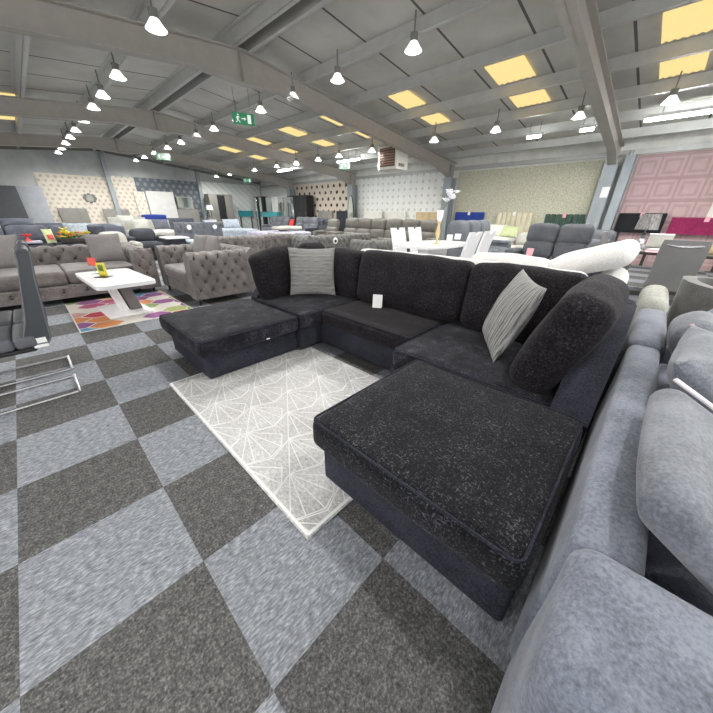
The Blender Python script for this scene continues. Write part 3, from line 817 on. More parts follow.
# ------------------------------------------------------------------ chesterfield sofas
def chesterfield(name, label, L, D, loc, rz, m='chest', H=.74, nseat=2, arms=(1, 1), group=None, tuft_out=True, backlen=None, dx=.16, dz=.12, dep=.022, armfront=False):
    """faces -Y; front at y=0, back at y=D, centred on x"""
    t = thing(name, label, 'sofa', loc, rz, group)
    z0 = .09; th = .22
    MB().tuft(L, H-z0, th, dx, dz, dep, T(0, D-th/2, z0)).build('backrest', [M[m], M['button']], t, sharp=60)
    for s, on in ((-1, arms[0]), (1, arms[1])):
        if on:
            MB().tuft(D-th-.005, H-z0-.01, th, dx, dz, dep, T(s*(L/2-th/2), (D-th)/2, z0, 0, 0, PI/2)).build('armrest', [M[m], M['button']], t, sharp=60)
    if armfront:
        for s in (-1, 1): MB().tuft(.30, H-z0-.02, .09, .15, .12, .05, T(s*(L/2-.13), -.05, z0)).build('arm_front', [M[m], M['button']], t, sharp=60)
    xa = -L/2+(th+.004 if arms[0] else 0); xb = L/2-(th+.004 if arms[1] else 0)
    MB().rbox(xa, xb, .03, D-th-.004, z0, .27, .015).build('seat_base', M[m], t)
    w = (xb-xa)/nseat
    for k in range(nseat):
        MB().soft((w-.006, D-th-.02, .18), .045, (0, .01, .015), 6, T(xa+w*(k+.5), (D-th)/2-.01, .365), .004, 4, k).build('seat_cushion', M[m], t)
    for x in (-L/2+.07, L/2-.07):
        for y in (.06, D-.08):
            MB().tube([(x, y, 0), (x, y, z0+.002)], [.014, .024], 8).build('leg', M['black_metal'], t)
    return t
# loveseat facing -X, arm towards the camera
chesterfield('chesterfield_sofa', 'taupe button-tufted loveseat side-on behind the left chaise of the black sofa', 1.52, 1.06, (1.42, 5.26, 0), -PI/2, 'chest', .745, 1, dx=.165, dz=.115, dep=.065)
throw('throw_cushion', 'pale grey cushion on the taupe tufted loveseat, nearest its far arm', (1.98, 5.54, .69), .42, .44, .14, -PI/2+.1, .25, 'cushgrey', seed=3)
throw('throw_cushion', 'pale grey cushion leaning on the back of the taupe tufted loveseat', (1.99, 5.08, .69), .42, .44, .15, -PI/2, .25, 'cushgrey', seed=4)
# long corner chesterfield at the left
t = chesterfield('chesterfield_sofa', 'long taupe button-tufted sofa behind the multicoloured rug', 3.9, 1.22, (-.63, 5.93, 0), 0, 'chest', .725, 4, dx=.21, dz=.14, dep=.075, armfront=True)
sk = MB()
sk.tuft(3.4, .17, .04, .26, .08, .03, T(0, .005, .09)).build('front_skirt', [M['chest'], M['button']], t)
throw('throw_cushion', 'square grey cushion standing in the right corner of the long taupe sofa', (.845, 6.48, .69), .46, .44, .16, -.15, .12, 'cushgrey', seed=6)
throw('throw_cushion', 'grey cushion on the long taupe sofa half hidden by the dark dining chairs', (-.35, 6.55, .70), .55, .46, .17, .1, .22, 'cushgrey', seed=7)
# two sofas seen from behind, and a low one
chesterfield('chesterfield_sofa', 'taupe tufted sofa seen from behind, beyond the loveseat and left of the tag', 2.0, .95, (3.95, 8.06, 0), PI, 'chest', .745, 2, dx=.18, dz=.12, dep=.065)
tb = chesterfield('chesterfield_sofa', 'grey tufted sofa seen from behind with a round white tag on its back', 2.15, .95, (5.92, 7.06, 0), PI, 'chest_dk', .745, 2, dx=.18, dz=.12, dep=.065)
t = thing('hanging_tag', 'round white tag hanging on the back of the grey tufted sofa', 'tag', (5.56, 6.085, .60))
MB().lathe([(.075, 0), (.08, .004), (.075, .008)], 20, T(0, 0, 0, PI/2)).build('tag_disc', M['paper'], t)
MB().lathe([(.04, 0), (.04, .002)], 16, T(.004, -.009, -.01, PI/2)).build('printed_mark', M['darkgrey'], t)
chesterfield('chesterfield_sofa', 'low grey tufted sofa between the tagged one and the white dining chairs', 1.25, .9, (6.4, 5.75, 0), PI, 'chest_dk', .66, 2, dx=.15, dz=.11, dep=.04)
# ------------------------------------------------------------------ white fleece sofa back to back with the black one
t = thing('fleece_sofa', 'white fleece sofa standing back to back with the black sofa', 'sofa', (3.3, 1.5, 0)); o_ = wp(t)
MB().soft((.22, 2.4, .81), .07, (0, 0, .01), 8, T(2.93, 1.5, .435), .006, 5, 1).build('backrest', M['white_fur'], t, o_)
MB().rbox(2.8, 3.85, .28, 2.9, .04, .3, .04).build('seat_base', M['white_fur'], t, o_)
for y in (.95, 1.55, 2.2): MB().soft((.75, .62, .18), .06, (0, 0, .02), 6, T(3.43, y, .38), .006, 5, 2).build('seat_cushion', M['white_fur'], t, o_)
MB().soft((.95, .22, .68), .1, (0, 0, .01), 8, T(3.5, .2, .46), .006, 5, 3).build('armrest', M['white_fur'], t, o_)
MB().soft((.95, .24, .52), .1, (0, 0, .01), 8, T(3.5, 2.78, .40), .006, 5, 3).build('armrest', M['white_fur'], t, o_)
MB().soft((.84, .60, .17), .08, (0, .0, .02), 10, T(3.5, .38, .885, -.34), .01, 5, 4).build('back_cushion', M['white_fur'], t, o_)
MB().soft((.22, .75, .44), .09, (.02, 0, .02), 10, T(3.14, .98, .67, 0, .15), .01, 5, 5).build('back_cushion', M['white_fur'], t, o_)
for y in (.4, 2.8): MB().box(3.7, 3.78, y-.04, y+.04, 0, .041).build('foot', M['black_metal'], t, o_)

# ------------------------------------------------------------------ white dining set
t = thing('dining_table', 'white gloss oval dining table with pale pedestal, beyond the white sofa', 'table', (5.3, 3.05, 0))
pts = []
for k in range(40):
    a = 2*PI*k/40; c, s = math.cos(a), math.sin(a)
    pts.append((.86*math.copysign(abs(c)**.7, c), .50*math.copysign(abs(s)**.7, s)))
MB().prism(pts, 'z', .715, .75).build('tabletop', M['white'], t)
MB().rbox(-.35, .35, -.12, .12, .03, .714, .02).build('pedestal', M['white'], t)
MB().rbox(-.5, .5, -.28, .28, 0, .03, .01).build('base_plate', M['white'], t)
def white_chair(label, loc, rz):
    """faces -Y, origin under the middle of the seat"""
    t = thing('dining_chair', label, 'chair', loc, rz, 'white high-backed dining chairs')
    w = .225
    sec = [(.17, .42), (.19, .62), (.235, .82), (.28, .985)]
    mb = MB()
    # back with a scooped cut-out in its top edge: outline in XZ extruded along the slanted section
    xs = [-w, -.07, -.065, -.04, .04, .065, .07, w]
    def ztop(x): return .985 if abs(x) >= .07 else (.975 if abs(x) > .06 else .935)
    def yat(z):
        for (y0, z0), (y1, z1) in zip(sec[:-1], sec[1:]):
            if z <= z1: return y0+(y1-y0)*(z-z0)/(z1-z0)
        return sec[-1][0]
    zs = [0, .2, .4, .6, .8, .92, 1]
    vs = []; fs = []; n = len(xs); mz = len(zs)
    for sd in (-.02, .02):
        for x in xs:
            for q in zs:
                z = .42+(ztop(x)-.42)*q; vs.append((x, yat(z)+sd, z))
    for sd in (0, 1):
        for i in range(n-1):
            for j in range(mz-1):
                b = sd*n*mz; fs.append((b+i*mz+j, b+(i+1)*mz+j, b+(i+1)*mz+j+1, b+i*mz+j+1))
    N = n*mz
    for i in range(n-1):
        fs.append((i*mz+mz-1, (i+1)*mz+mz-1, N+(i+1)*mz+mz-1, N+i*mz+mz-1)); fs.append((i*mz, N+i*mz, N+(i+1)*mz, (i+1)*mz))
    for j in range(mz-1):
        fs.append((j, j+1, N+j+1, N+j)); b = (n-1)*mz; fs.append((b+j, N+b+j, N+b+j+1, b+j+1))
    MB().add(vs, fs).build('backrest', M['white_leather'], t)
    MB().tube([(-.075, .28, .985), (-.055, .27, .938), (0, .268, .925), (.055, .27, .938), (.075, .28, .985)], .010, 8).build('pull_handle', M['chrome'], t)
    MB().soft((.40, .42, .08), .03, (0, 0, .008), 4, T(0, -.04, .455)).build('seat', M['white_leather'], t)
    b = MB()
    for s in (-1, 1):
        b.tube([(s*.16, .18, .40), (s*.16, -.2, .40), (s*.16, -.22, .38), (s*.16, -.22, .03), (s*.16, -.2, .012), (s*.16, .2, .012)], .012, 8)
    b.tube([(-.172, .2, .012), (.172, .2, .012)], .012, 8)
    b.build('cantilever_base', M['chrome'], t)
    return t
c0 = white_chair('white dining chair with scooped handle, left one on the far side of the white table', (5.42, 3.72, 0), 0)
dup(c0, (6.04, 3.72, 0), 0, 'white dining chair with scooped handle, right one on the far side of the white table')
dup(c0, (5.20, 2.50, 0), PI, 'white dining chair on the near side of the white table, closer to the vase')
dup(c0, (5.80, 2.50, 0), PI, 'white dining chair on the near side of the white table, further from the vase')
t = thing('vase', 'slim gold vase on the white dining table', 'vase', (5.2, 2.93, .751))
MB().lathe([(.05, 0), (.055, .012), (.02, .03), (.018, .10), (.04, .16), (.045, .20), (.025, .28), (.02, .33), (.035, .38), (.03, .385), (.012, .33)], 20).build('vase_body', M['gold'], t)
MB().lathe([(.03, .37), (.055, .46), (.06, .56), (.052, .56), (.028, .40)], 16).build('vase_cup', M['white_leather'], t)
t = thing('blossom_spray', 'tall stem of white artificial blossom in the gold vase', 'flowers', (5.2, 2.93, 1.18))
MB().tube([(0, 0, 0), (.03, -.03, .14), (.09, -.09, .27)], .006, 6).build('stem', M['green'], t)
rnd = random.Random(3)
for k in range(9):
    a = rnd.uniform(0, 6.28); rr = rnd.uniform(.02, .10); zz = rnd.uniform(.19, .44)
    mb = MB(); cx, cyy = .10+rr*math.cos(a), -.10+rr*math.sin(a)
    for q in range(5):
        b = q*2*PI/5; mb.soft((.06, .045, .016), .0079, (0, 0, 0), 1, T(cx, cyy, zz, rnd.uniform(-.5, .5), 0, b) @ T(.032, 0, 0, 0, -.5, 0))
    mb.build('blossom', M['petal'], t)
t = thing('price_card', 'white card stand beside the gold vase on the dining table', 'card', (5.3, 2.74, .751), math.radians(-50))
MB().box(-.05, .05, -.003, .003, 0, .17, T(0, -.012, 0, -.07)).build('front_leaf', M['paper'], t)
MB().box(-.05, .05, -.003, .003, 0, .17, T(0, .012, 0, .07)).build('rear_leaf', M['paper'], t)

# ------------------------------------------------------------------ recliner sofas
def recliner(label, L, n, loc, rz, m, H=1.06, foot=False, D=.92, pads=2, armw=.2, cat='sofa', name='recliner_sofa', curve=0, group=None):
    """faces -Y; origin at floor centre"""
    t = thing(name, label, cat, loc, rz, group)
    MB().rbox(-L/2+armw, L/2-armw, -D/2+.08, D/2-.12, .05, .30, .03).build('seat_base', M[m], t)
    w = (L-2*armw)/n
    for s in (-1, 1):
        a = MB().soft((armw, D-.15, .52), .07, (0, 0, .02), 5, T(s*(L/2-armw/2), -.05, .31)).build('armrest', M[m], t)
        MB().soft((armw+.02, D-.3, .1), .05, (0, 0, .01), 4, T(s*(L/2-armw/2), -.09, .575)).build('arm_pad', M[m], a)
    for k in range(n):
        x = -L/2+armw+w*(k+.5)
        MB().soft((w-.01, .62, .2), .08, (0, .01, .025), 5, T(x, -.14, .37)).build('seat_cushion', M[m], t)
        if pads == 2:
            b = MB().soft((w-.012, .24, .34), .09, (0, .02, .01), 5, T(x, .22, .60, -.16)).build('backrest', M[m], t)
            MB().soft((w-.012, .22, .36), .09, (0, .03, .02), 5, T(x, .30, H-.19, -.12)).build('head_pad', M[m], b)
        else:
            MB().soft((w-.008, .30, H-.42), .12, (0, .03, .02), 6, T(x, .26, (H+.40)/2, -.14)).build('backrest', M[m], t)
        if foot:
            MB().soft((w-.03, .30, .1), .04, (0, .0, .01), 4, T(x, -D/2-.12, .36, .1)).build('footrest', M[m], t)
    for s in (-1, 1):
        for y in (-D/2+.15, D/2-.2): MB().box(s*(L/2-.12)-.03, s*(L/2-.12)+.03, y-.03, y+.03, 0, .055).build('foot', M['black_metal'], t)
    return t
recliner('long taupe leather recliner sofa in front of the white wallpaper', 4.3, 6, (8.25, 6.75, 0), -PI/2, 'taupe', 1.10)
recliner('blue-grey recliner sofa with three rounded backs, side-on beyond the dining chairs', 2.35, 3, (7.95, 3.28, 0), 0, 'slate2', 1.12, True, pads=1)
recliner('slate grey two-seat recliner with split back, facing the white sofa by the notice column', 1.45, 2, (7.05, 1.47, 0), -PI/2, 'slate', 1.10, True, armw=.16)
recliner('dark grey recliner armchair beyond the dark table', .8, 1, (9.0, 1.0, 0), -PI/2, 'slate', .96, armw=.12, cat='armchair', name='recliner_armchair')
recliner('black recliner sofa left of the long taupe recliner', 1.3, 2, (9.4, 11.25, 0), -PI/2, 'darkgrey', 1.03, armw=.18)
recliner('beige recliner armchair at the left end of the long taupe recliner', .95, 1, (8.4, 9.6, 0), -PI/2, 'taupe', 1.05, armw=.18, cat='armchair', name='recliner_armchair')
recliner('grey two-seat recliner in the far row, nearer the black recliner', 2.2, 3, (10.2, 13.6, 0), -PI/2, 'slate2', 1.07)
recliner('grey two-seat recliner in the far row, nearer the far corner', 2.2, 3, (10.2, 16.1, 0), -PI/2, 'slate2', 1.07)
t = thing('red_cushion', 'bright red cushion on the grey recliner in the far row', 'cushion', (9.75, 14.0, .75), -PI/2)
MB().pillow(.36, .42, .14, .06, 8, T(0, 0, 0, -.3)).build('cushion_pad', M['redcloth'], t)
o = MB().box(-.001, .001, -.075, .075, -.06, .06, T(0, 0, 0, 0, .25)).build('price_tag', M['paper']); o.location = (6.76, 3.3, .80)
tag(o, 'white paper tag on the end of the blue-grey recliner', 'tag')
o.hide_render = False
o = MB().box(-.001, .001, -.06, .06, -.07, .07, T(0, 0, 0, 0, .2)).build('price_tag', M['pink']); o.location = (6.75, 1.75, .60)
tag(o, 'pink price tag on the slate two-seat recliner', 'tag')

# ------------------------------------------------------------------ headboards and beds
def headboard(label, m, w, h, loc, rz, style='plain', z0=.35, tagc=None):
    """front faces -Y"""
    t = thing('headboard', label, 'headboard', loc, rz)
    hh = h-z0
    if style == 'tuft':
        MB().tuft(w, hh, .09, .2, .14, .016, T(0, 0, z0), both=False).build('panel', M[m], t, sharp=60)
    elif style == 'slat':
        n = 7; mb = MB()
        for k in range(n):
            mb.soft((w/n-.006, .07, hh), .03, (0, .012, 0), 3, T(-w/2+w/n*(k+.5), 0, z0+hh/2))
        mb.build('panel', M[m], t)
    else:
        MB().soft((w, .08, hh), .025, (0, .006, 0), 5, T(0, 0, z0+hh/2)).build('panel', M[m], t)
    for s in (-1, 1): MB().box(s*(w/2-.12)-.035, s*(w/2-.12)+.035, -.01, .03, 0, z0+.05).build('leg', M['wood_dark'], t)
    if tagc: MB().box(-.045, .045, -.056, -.052, h-.10, h+.01).build('price_tag', M[tagc], t)
    return t
hx = 11.82
def hbx(label, m, y0, y1, h, style='plain', z0=.35, tagc=None): return headboard(label, m, y1-y0, h, (hx, (y0+y1)/2, 0), -PI/2, style, z0, tagc)
hbx('royal blue velvet headboard against the sage wallpaper', 'blue', 4.87, 6.0, 1.345, 'plain', .4, 'paper')
hbx('tan channelled headboard below the right end of the white wallpaper', 'tan', 6.6, 7.8, 1.34, 'slat', .4)
hbx('cream channelled headboard in the middle of the sage wallpaper', 'cream', 3.25, 4.40, 1.345, 'slat', .4, 'paper')
hbx('bottle green channelled headboard right of the cream one', 'bottle', 1.8, 2.88, 1.30, 'slat', .4, 'pink')
hbx('black velvet headboard in front of the pink panels', 'blackvel', .03, 1.02, 1.34, 'plain', .85, 'pink')
hbx('magenta tufted headboard in front of the pink panels', 'magenta', -1.35, -.08, 1.25, 'tuft', .85, 'pink')
hbx('off-white headboard at the left end of the white wallpaper', 'offwhite', 9.65, 10.84, 1.37, 'plain', .4)
hbx('off-white headboard in the middle of the white wallpaper', 'offwhite', 8.33, 9.47, 1.37, 'plain', .4)
hbx('dark grey headboard against the black motif wallpaper', 'darkgrey', 11.75, 12.78, 1.37, 'plain', .4)
hbx('beige grey headboard left of the dark one on the motif wallpaper', 'bedgrey', 13.1, 14.3, 1.37, 'plain', .4)
hy = YG-.14
def hby(label, m, x0, x1, h, style='plain', z0=.35): return headboard(label, m, x1-x0, h, ((x0+x1)/2, hy, 0), 0, style, z0)
hby('light grey headboard under the small wall picture on the cream wallpaper', 'bedgrey', 1.40, 2.45, 1.34)
hby('light grey headboard at the foot of the gable post', 'bedgrey', 3.05, 4.13, 1.33)
hby('grey headboard below the glass picture on the slate wallpaper', 'bedgrey', 6.45, 7.6, 1.38)
hby('teal headboard against the white diagonal wallpaper', 'teal', 10.1, 11.1, 1.36, 'plain', 1.0)
hbx('teal headboard before the white wardrobe on the long wall', 'teal', 17.2, 18.9, 1.30, 'plain', 1.0).location.x = 11.05
def bed(label, m, w, L, loc, rz, hb=None, hbh=1.1, hbm='bedgrey', zt=.58, style='plain', bm='bedgrey'):
    """head at +Y end, foot towards -Y; origin floor centre"""
    t = thing('bed', label, 'bed', loc, rz)
    MB().rbox(-w/2, w/2, -L/2, L/2, .04, .32, .03).build('divan_base', M[bm], t)
    MB().soft((w, L, zt-.33), .07, (0, 0, .02), 8, T(0, 0, (zt+.33)/2), .012, 4, len(label)).build('mattress', M[m], t)
    if hb:
        th = .1
        if style == 'tuft': MB().tuft(w+.1, hbh-.1, .1, .16, .12, .04, T(0, L/2+.06, .1), both=False).build('headboard', M[hbm], t, sharp=60)
        else: MB().soft((w+.1, .09, hbh-.1), .03, (0, .008, 0), 5, T(0, L/2+.06, hbh/2+.05)).build('headboard', M[hbm], t)
    for sx in (-1, 1):
        for s_y in (-1, 1): MB().box(sx*(w/2-.1)-.03, sx*(w/2-.1)+.03, s_y*(L/2-.1)-.03, s_y*(L/2-.1)+.03, 0, .045).build('foot', M['black_metal'], t)
    return t
def pillow_on(label, m, loc, rz, tilt=1.0, w=.62, h=.42):
    t = throw('bed_pillow', label, loc, w, h, .15, rz, tilt, m, seed=len(label), grp=None); t['category'] = 'pillow'; return t
bd = bed('bed with dark grey diamond-tufted headboard carrying round white labels', 'palebed', 1.25, 1.6, (3.68, 9.22, 0), 0, True, .97, 'slate', .52, 'tuft')
for sx, lb in ((-.28, 'left'), (.47, 'right')):
    t = thing('hanging_tag', f'round white label, {lb} one on the dark tufted headboard', 'tag', (3.66+sx, 9.998, .83))
    MB().lathe([(.06, 0), (.065, .004), (.06, .008)], 18, T(0, 0, 0, PI/2)).build('tag_disc', M['paper'], t)
bed('bed with pale blue rumpled covers before the white diagonal wallpaper', 'palebed', 1.9, 1.9, (5.95, 13.2, 0), 0, None, 0, 'bedgrey', .62, bm='darkgrey')
pillow_on('pale blue pillow on the rumpled blue bed', 'palebed', (6.35, 13.6, .81), -.3, .6, .7, .4)
pillow_on('white pillow on the rumpled blue bed', 'lilac', (5.55, 13.7, .80), .2, .7, .6, .4)
o = MB().soft((1.5, .24, .22), .1, (0, 0, .02), 8, T(0, 0, 0), .02, 5, 3).build('folded_throw', M['taupe']); o.location = (6.25, 14.02, .86) ; tag(o, 'rolled brown throw at the head of the pale blue bed', 'blanket')
o.location.z = .765
bed('low bed with lilac quilt in front of the grey recliners', 'lilac', 1.9, 1.7, (7.05, 11.0, 0), 0, None, 0, 'bedgrey', .58)
o = MB().soft((1.1, .5, .10), .045, (0, 0, .03), 10, T(0, 0, 0), .04, 5, 5).build('folded_quilt', M['palegrey']); o.location = (7.3, 10.8, .70); tag(o, 'rumpled white quilt on the lilac bed', 'blanket')
bed('pale bed with white covers before the cream wallpaper', 'palebed', 1.3, 1.9, (1.85, 18.6, 0), 0, None, 0, 'bedgrey', .7)
bed('pale green-grey bed at the foot of the gable post', 'palebed', 1.4, 1.9, (3.6, 17.6, 0), 0, True, .98, 'palegrey', .7)
pillow_on('pale grey pillow on the bed at the foot of the gable post', 'palegrey', (3.25, 16.9, .89), 0, .5)
bed('single bed with blue-grey covers under the white leaning board', 'navygrey', 1.2, 1.9, (5.9, 17.4, 0), 0, True, .95, 'navygrey', .6)
bed('bed with cream covers under the cream channelled headboard', 'offwhite', 1.2, 1.7, (10.88, 3.82, 0), -PI/2, None, 0, 'bedgrey', .62)
pillow_on('white pillow on the bed under the cream channelled headboard', 'offwhite', (10.7, 3.95, .81), -PI/2, .6, .6, .4)
pillow_on('pale green pillow on the bed under the cream channelled headboard', 'palegreen', (10.45, 3.42, .80), -PI/2, .6, .5, .36)
recliner('beige grey recliner between the cream bed and the blue-grey recliner', 1.1, 2, (9.74, 2.6, 0), -PI/2, 'palegrey', .80, armw=.12)
# ------------------------------------------------------------------ goods against the gable wall
def board(label, m, w, h, loc, lean=.06, t_=.05):
    o = MB().rbox(-w/2, w/2, -t_/2, t_/2, 0, h, .02, T(0, 0, 0, lean)).build('leaning_board', M[m]); o.location = loc
    return tag(o, label, 'board')
board('dark grey board standing in front of a light grey one at the far left', 'board_dk', .95, 2.12, (-.12, 20.05, .02), -.05)
board('light grey board standing behind the dark grey one at the far left', 'board_lt', 1.1, 2.16, (.6, 20.24, .02), -.05)
board('large white board standing in front of the slate wallpaper', 'mirrorframe', 1.33, 2.2, (5.75, 20.2, .02), -.05, .08)
board('narrow cream-patterned board beside the large white board', 'wp_cream', .5, 2.15, (4.80, 20.25, .02), -.05)
t = thing('bench', 'royal blue velvet bench in front of the large white board', 'bench', (5.0, 19.3, 0))
MB().soft((1.15, .5, .55), .06, (0, 0, .02), 5, T(0, 0, .48)).build('seat', M['navy'], t)
MB().soft((1.15, .14, .45), .06, (0, 0, .02), 5, T(0, .2, .86)).build('backrest', M['blue'], t)
for sx in (-.5, .5):
    for s_y in (-.18, .18): MB().tube([(sx, s_y, 0), (sx, s_y, .22)], .02, 8).build('leg', M['chrome'], t)
t = thing('wall_picture', 'small ornate grey-framed mirror on the cream wallpaper', 'picture', (2.72, YG-.066, 1.78))
mb = MB()
for k in range(8):
    a = k*PI/4; mb.lathe([(.02, -.012), (.075, 0), (.02, .012)], 10, T(.17*math.cos(a)*1.15, 0, .15*math.sin(a), PI/2))
mb.build('ornate_rim', M['steel'], t)
MB().lathe([(.14, -.008), (.14, .008)], 20, T(0, -.012, 0, PI/2)).build('mirror_glass', M['palegrey'], t)
t = thing('wall_picture', 'silver glass picture leaning on the slate damask wallpaper', 'picture', (6.95, 20.30, 1.40))
MB().rbox(-.42, .42, -.02, .02, 0, .62, .012).build('picture_frame', M['palegrey'], t)
MB().box(-.37, .37, -.024, -.021, .05, .57).build('picture_panel', M['mirror'], t)
def wardrobe(label, m, w, d, h, loc, rz, dm, nd, group=None):
    t = thing('wardrobe', label, 'wardrobe', loc, rz, group)
    MB().rbox(-w/2, w/2, -d/2, d/2, .0, h, .01).build('carcass', M[m], t)
    for k in range(nd):
        x = -w/2+w/nd*(k+.5)
        dd = MB().rbox(x-w/nd/2+.008, x+w/nd/2-.008, -d/2-.022, -d/2-.001, .06, h-.05, .006).build('door', M[dm[k % len(dm)]], t)
        MB().box(x+w/nd/2-.05, x+w/nd/2-.035, -d/2-.04, -d/2-.023, h*.45, h*.6).build('handle', M['chrome'], dd)
    return t
wardrobe('grey three-door wardrobe between the slate and the white wallpaper', 'wardgrey', 1.4, .6, 2.2, (8.75, 19.9, 0), 0, ('wardgrey', 'black_metal', 'wardgrey'), 3)
wardrobe('black wardrobe with narrow mirror doors in the far corner', 'black_metal', 1.2, .5, 2.18, (11.45, 19.5, 0), -PI/2, ('mirror', 'black_metal'), 4)
wardrobe('white wardrobe with mirror doors on the far long wall', 'mirrorframe', 2.0, .5, 2.14, (11.5, 17.75, 0), -PI/2, ('mirror', 'mirrorframe', 'mirror'), 3)
wardrobe('black wardrobe with one mirror door beside the black motif wallpaper', 'black_metal', 1.8, .5, 2.14, (11.5, 15.5, 0), -PI/2, ('mirror', 'black_metal', 'black_metal'), 3)
t = thing('standing_mirror', 'tall oval mirror standing against a grey column', 'mirror', (11.42, 11.33, 0), -PI/2)
pts = [(.20*math.cos(k*PI/12), 1.15+.92*math.sin(k*PI/12)) for k in range(24)]
MB().prism(pts, 'y', -.02, .02).build('mirror_backing', M['black_metal'], t)
MB().prism([(x*.88, 1.15+(z-1.15)*.97) for x, z in pts], 'y', -.026, -.021).build('mirror_glass', M['mirror'], t)
MB().tube([(-.15, -.02, 0), (-.08, .0, .5)], .015, 6).tube([(.15, -.02, 0), (.08, .0, .5)], .015, 6).build('stand_leg', M['black_metal'], t)
t = thing('bedside_table', 'pale bedside table with a lamp left of the grey wardrobe', 'table', (7.85, 19.3, 0))
MB().rbox(-.22, .22, -.2, .2, .1, .95, .02).build('cabinet_body', M['wardgrey'], t)
MB().rbox(-.19, .19, -.222, -.202, .55, .85, .01).build('drawer', M['mirrorframe'], t)
for sx in (-.18, .18): MB().box(sx-.02, sx+.02, -.18, .18, 0, .1).build('leg', M['black_metal'], t)
t = thing('table_lamp', 'small white-shaded lamp on the pale bedside table', 'lamp', (7.85, 19.3, .952))
MB().lathe([(.08, 0), (.06, .02), (.02, .05), (.025, .3), (.01, .42)], 14).build('lamp_stem', M['chrome'], t)
MB().lathe([(.2, .40), (.16, .66), (.15, .66), (.19, .40)], 20).build('lamp_shade', M['paper'], t)

# ------------------------------------------------------------------ dark sofas behind the long taupe sofa
t = thing('fabric_sofa', 'navy grey three-seat sofa behind the long taupe tufted sofa', 'sofa', (.6, 11.5, 0)); o_ = wp(t)
MB().rbox(-1.1, 2.2, 11.0, 12.2, .06, .30, .03).build('seat_base', M['navygrey'], t, o_)
MB().rbox(-1.1, 2.2, 12.0, 12.25, .06, .82, .05).build('back_frame', M['navygrey'], t, o_)
for k in range(4):
    x = -.72+k*.79
    MB().soft((.78, .85, .16), .05, (0, .01, .015), 5, T(x, 11.45, .38)).build('seat_cushion', M['darkgrey'], t, o_)
    MB().soft((.77, .24, .42), .09, (0, .05, .02), 8, T(x, 11.82, .665, -.15), .02, 7, k).build('back_cushion', M['navygrey'], t, o_)
for sx in (-1.0, 2.1):
    for s_y in (11.1, 12.1): MB().box(sx-.04, sx+.04, s_y-.04, s_y+.04, 0, .061).build('foot', M['black_metal'], t, o_)
throw('throw_cushion', 'grey scatter cushion lying along the navy grey sofa back, leftmost', (-.02, 12.0, .96), .62, .26, .14, 0, 1.0, 'navygrey', seed=8)
throw('throw_cushion', 'dark blue scatter cushion near the yellow flowers on the navy grey sofa', (1.45, 11.55, .67), .42, .40, .14, .2, .3, 'darkgrey', seed=9)
throw('throw_cushion', 'pale blue scatter cushion near the yellow flowers on the navy grey sofa', (1.01, 11.50, .71), .5, .48, .16, -.1, .3, 'palebed', seed=10)
o = MB().soft((.84, .5, .05), .024, (0, 0, .005), 6, T(0, 0, 0), .004, 4, 2).build('folded_cover', M['lilac']); o.location = (-.16, 11.3, .513); tag(o, 'white folded cover lying on the navy grey sofa seat', 'blanket')
t = thing('red_flower', 'small red ornament standing on the white folded cover', 'ornament', (.02, 11.2, .548))
MB().lathe([(.07, 0), (.05, .03), (.02, .05), (.02, .1)], 12).build('ornament_foot', M['red'], t)
for k in range(5):
    a = k*1.257; MB().soft((.09, .06, .03), .014, (0, 0, 0), 2, T(.05*math.cos(a), .05*math.sin(a), .13, .3, -.4, a)).build('petal', M['redcloth'], t)
def bouquet(label, loc, L, seed, n=26):
    t = thing('flower_box', label, 'flowers', loc); rnd = random.Random(seed)
    MB().rbox(-L/2, L/2, -.1, .1, 0, .10, .01).build('trough', M['wood_dark'], t)
    for k in range(n):
        x, y, z = rnd.uniform(-L/2, L/2), rnd.uniform(-.1, .1), rnd.uniform(.14, .26)
        mb = MB()
        for q in range(5):
            b = q*2*PI/5+rnd.random(); mb.soft((.07, .045, .014), .0069, (0, 0, 0), 1, T(x, y, z, 0, 0, b) @ T(.03, 0, 0, 0, -.5, 0))
        mb.build('blossom', M[rnd.choice(['yellow', 'yellow', 'orange'])], t)
    mb = MB()
    for k in range(n*2):
        x, y, z = rnd.uniform(-L/2, L/2), rnd.uniform(-.11, .11), rnd.uniform(.08, .2)
        mb.soft((.09, .035, .01), .0049, (0, 0, 0), 1, T(x, y, z, rnd.uniform(-.6, .6), rnd.uniform(-.6, .6), rnd.uniform(0, 6)))
    mb.build('foliage', M['green'], t)
bouquet('dark trough of yellow and orange artificial flowers on the navy grey sofa', (.90, 11.12, .475), .62, 5)
t = thing('flower_bunch', 'upright bunch of yellow artificial flowers standing behind the flower trough', 'flowers', (.74, 11.36, .475))
MB().lathe([(.05, 0), (.07, .2), (.065, .2), (.04, .02)], 14).build('pot', M['wood_dark'], t)
for k in range(8):
    a = k*.785; MB().soft((.11, .07, .03), .014, (0, 0, 0), 1, T(.04*math.cos(a), .04*math.sin(a), .24+.03*(k % 4), .4, -.5, a)).build('blossom', M['yellow'], t)
t = thing('snack_packet', 'pale patterned packet leaning on the navy grey sofa left of the flower trough', 'packet', (.42, 11.2, .475), .3)
MB().pillow(.2, .34, .08, .04, 8, T(0, 0, .17, -.25)).build('bag', M['palegreen'], t)
MB().pillow(.12, .12, .04, .04, 6, T(0, -.05, .15, -.25)).build('printed_label', M['red'], t)
recliner('grey armchair with low rolled back behind the corner of the long taupe sofa', .8, 1, (1.32, 8.5, 0), 0, 'palegrey', .82, pads=1, armw=.14, cat='armchair', name='tub_armchair')
recliner('dark armchair heaped with clothes right of the grey low-backed armchair', .95, 1, (2.32, 10.4, 0), 0, 'darkgrey', .80, pads=1, armw=.16, cat='armchair', name='tub_armchair')
t = thing('side_table', 'white-topped side table beside the bed with the dark tufted headboard', 'table', (2.72, 9.3, 0))
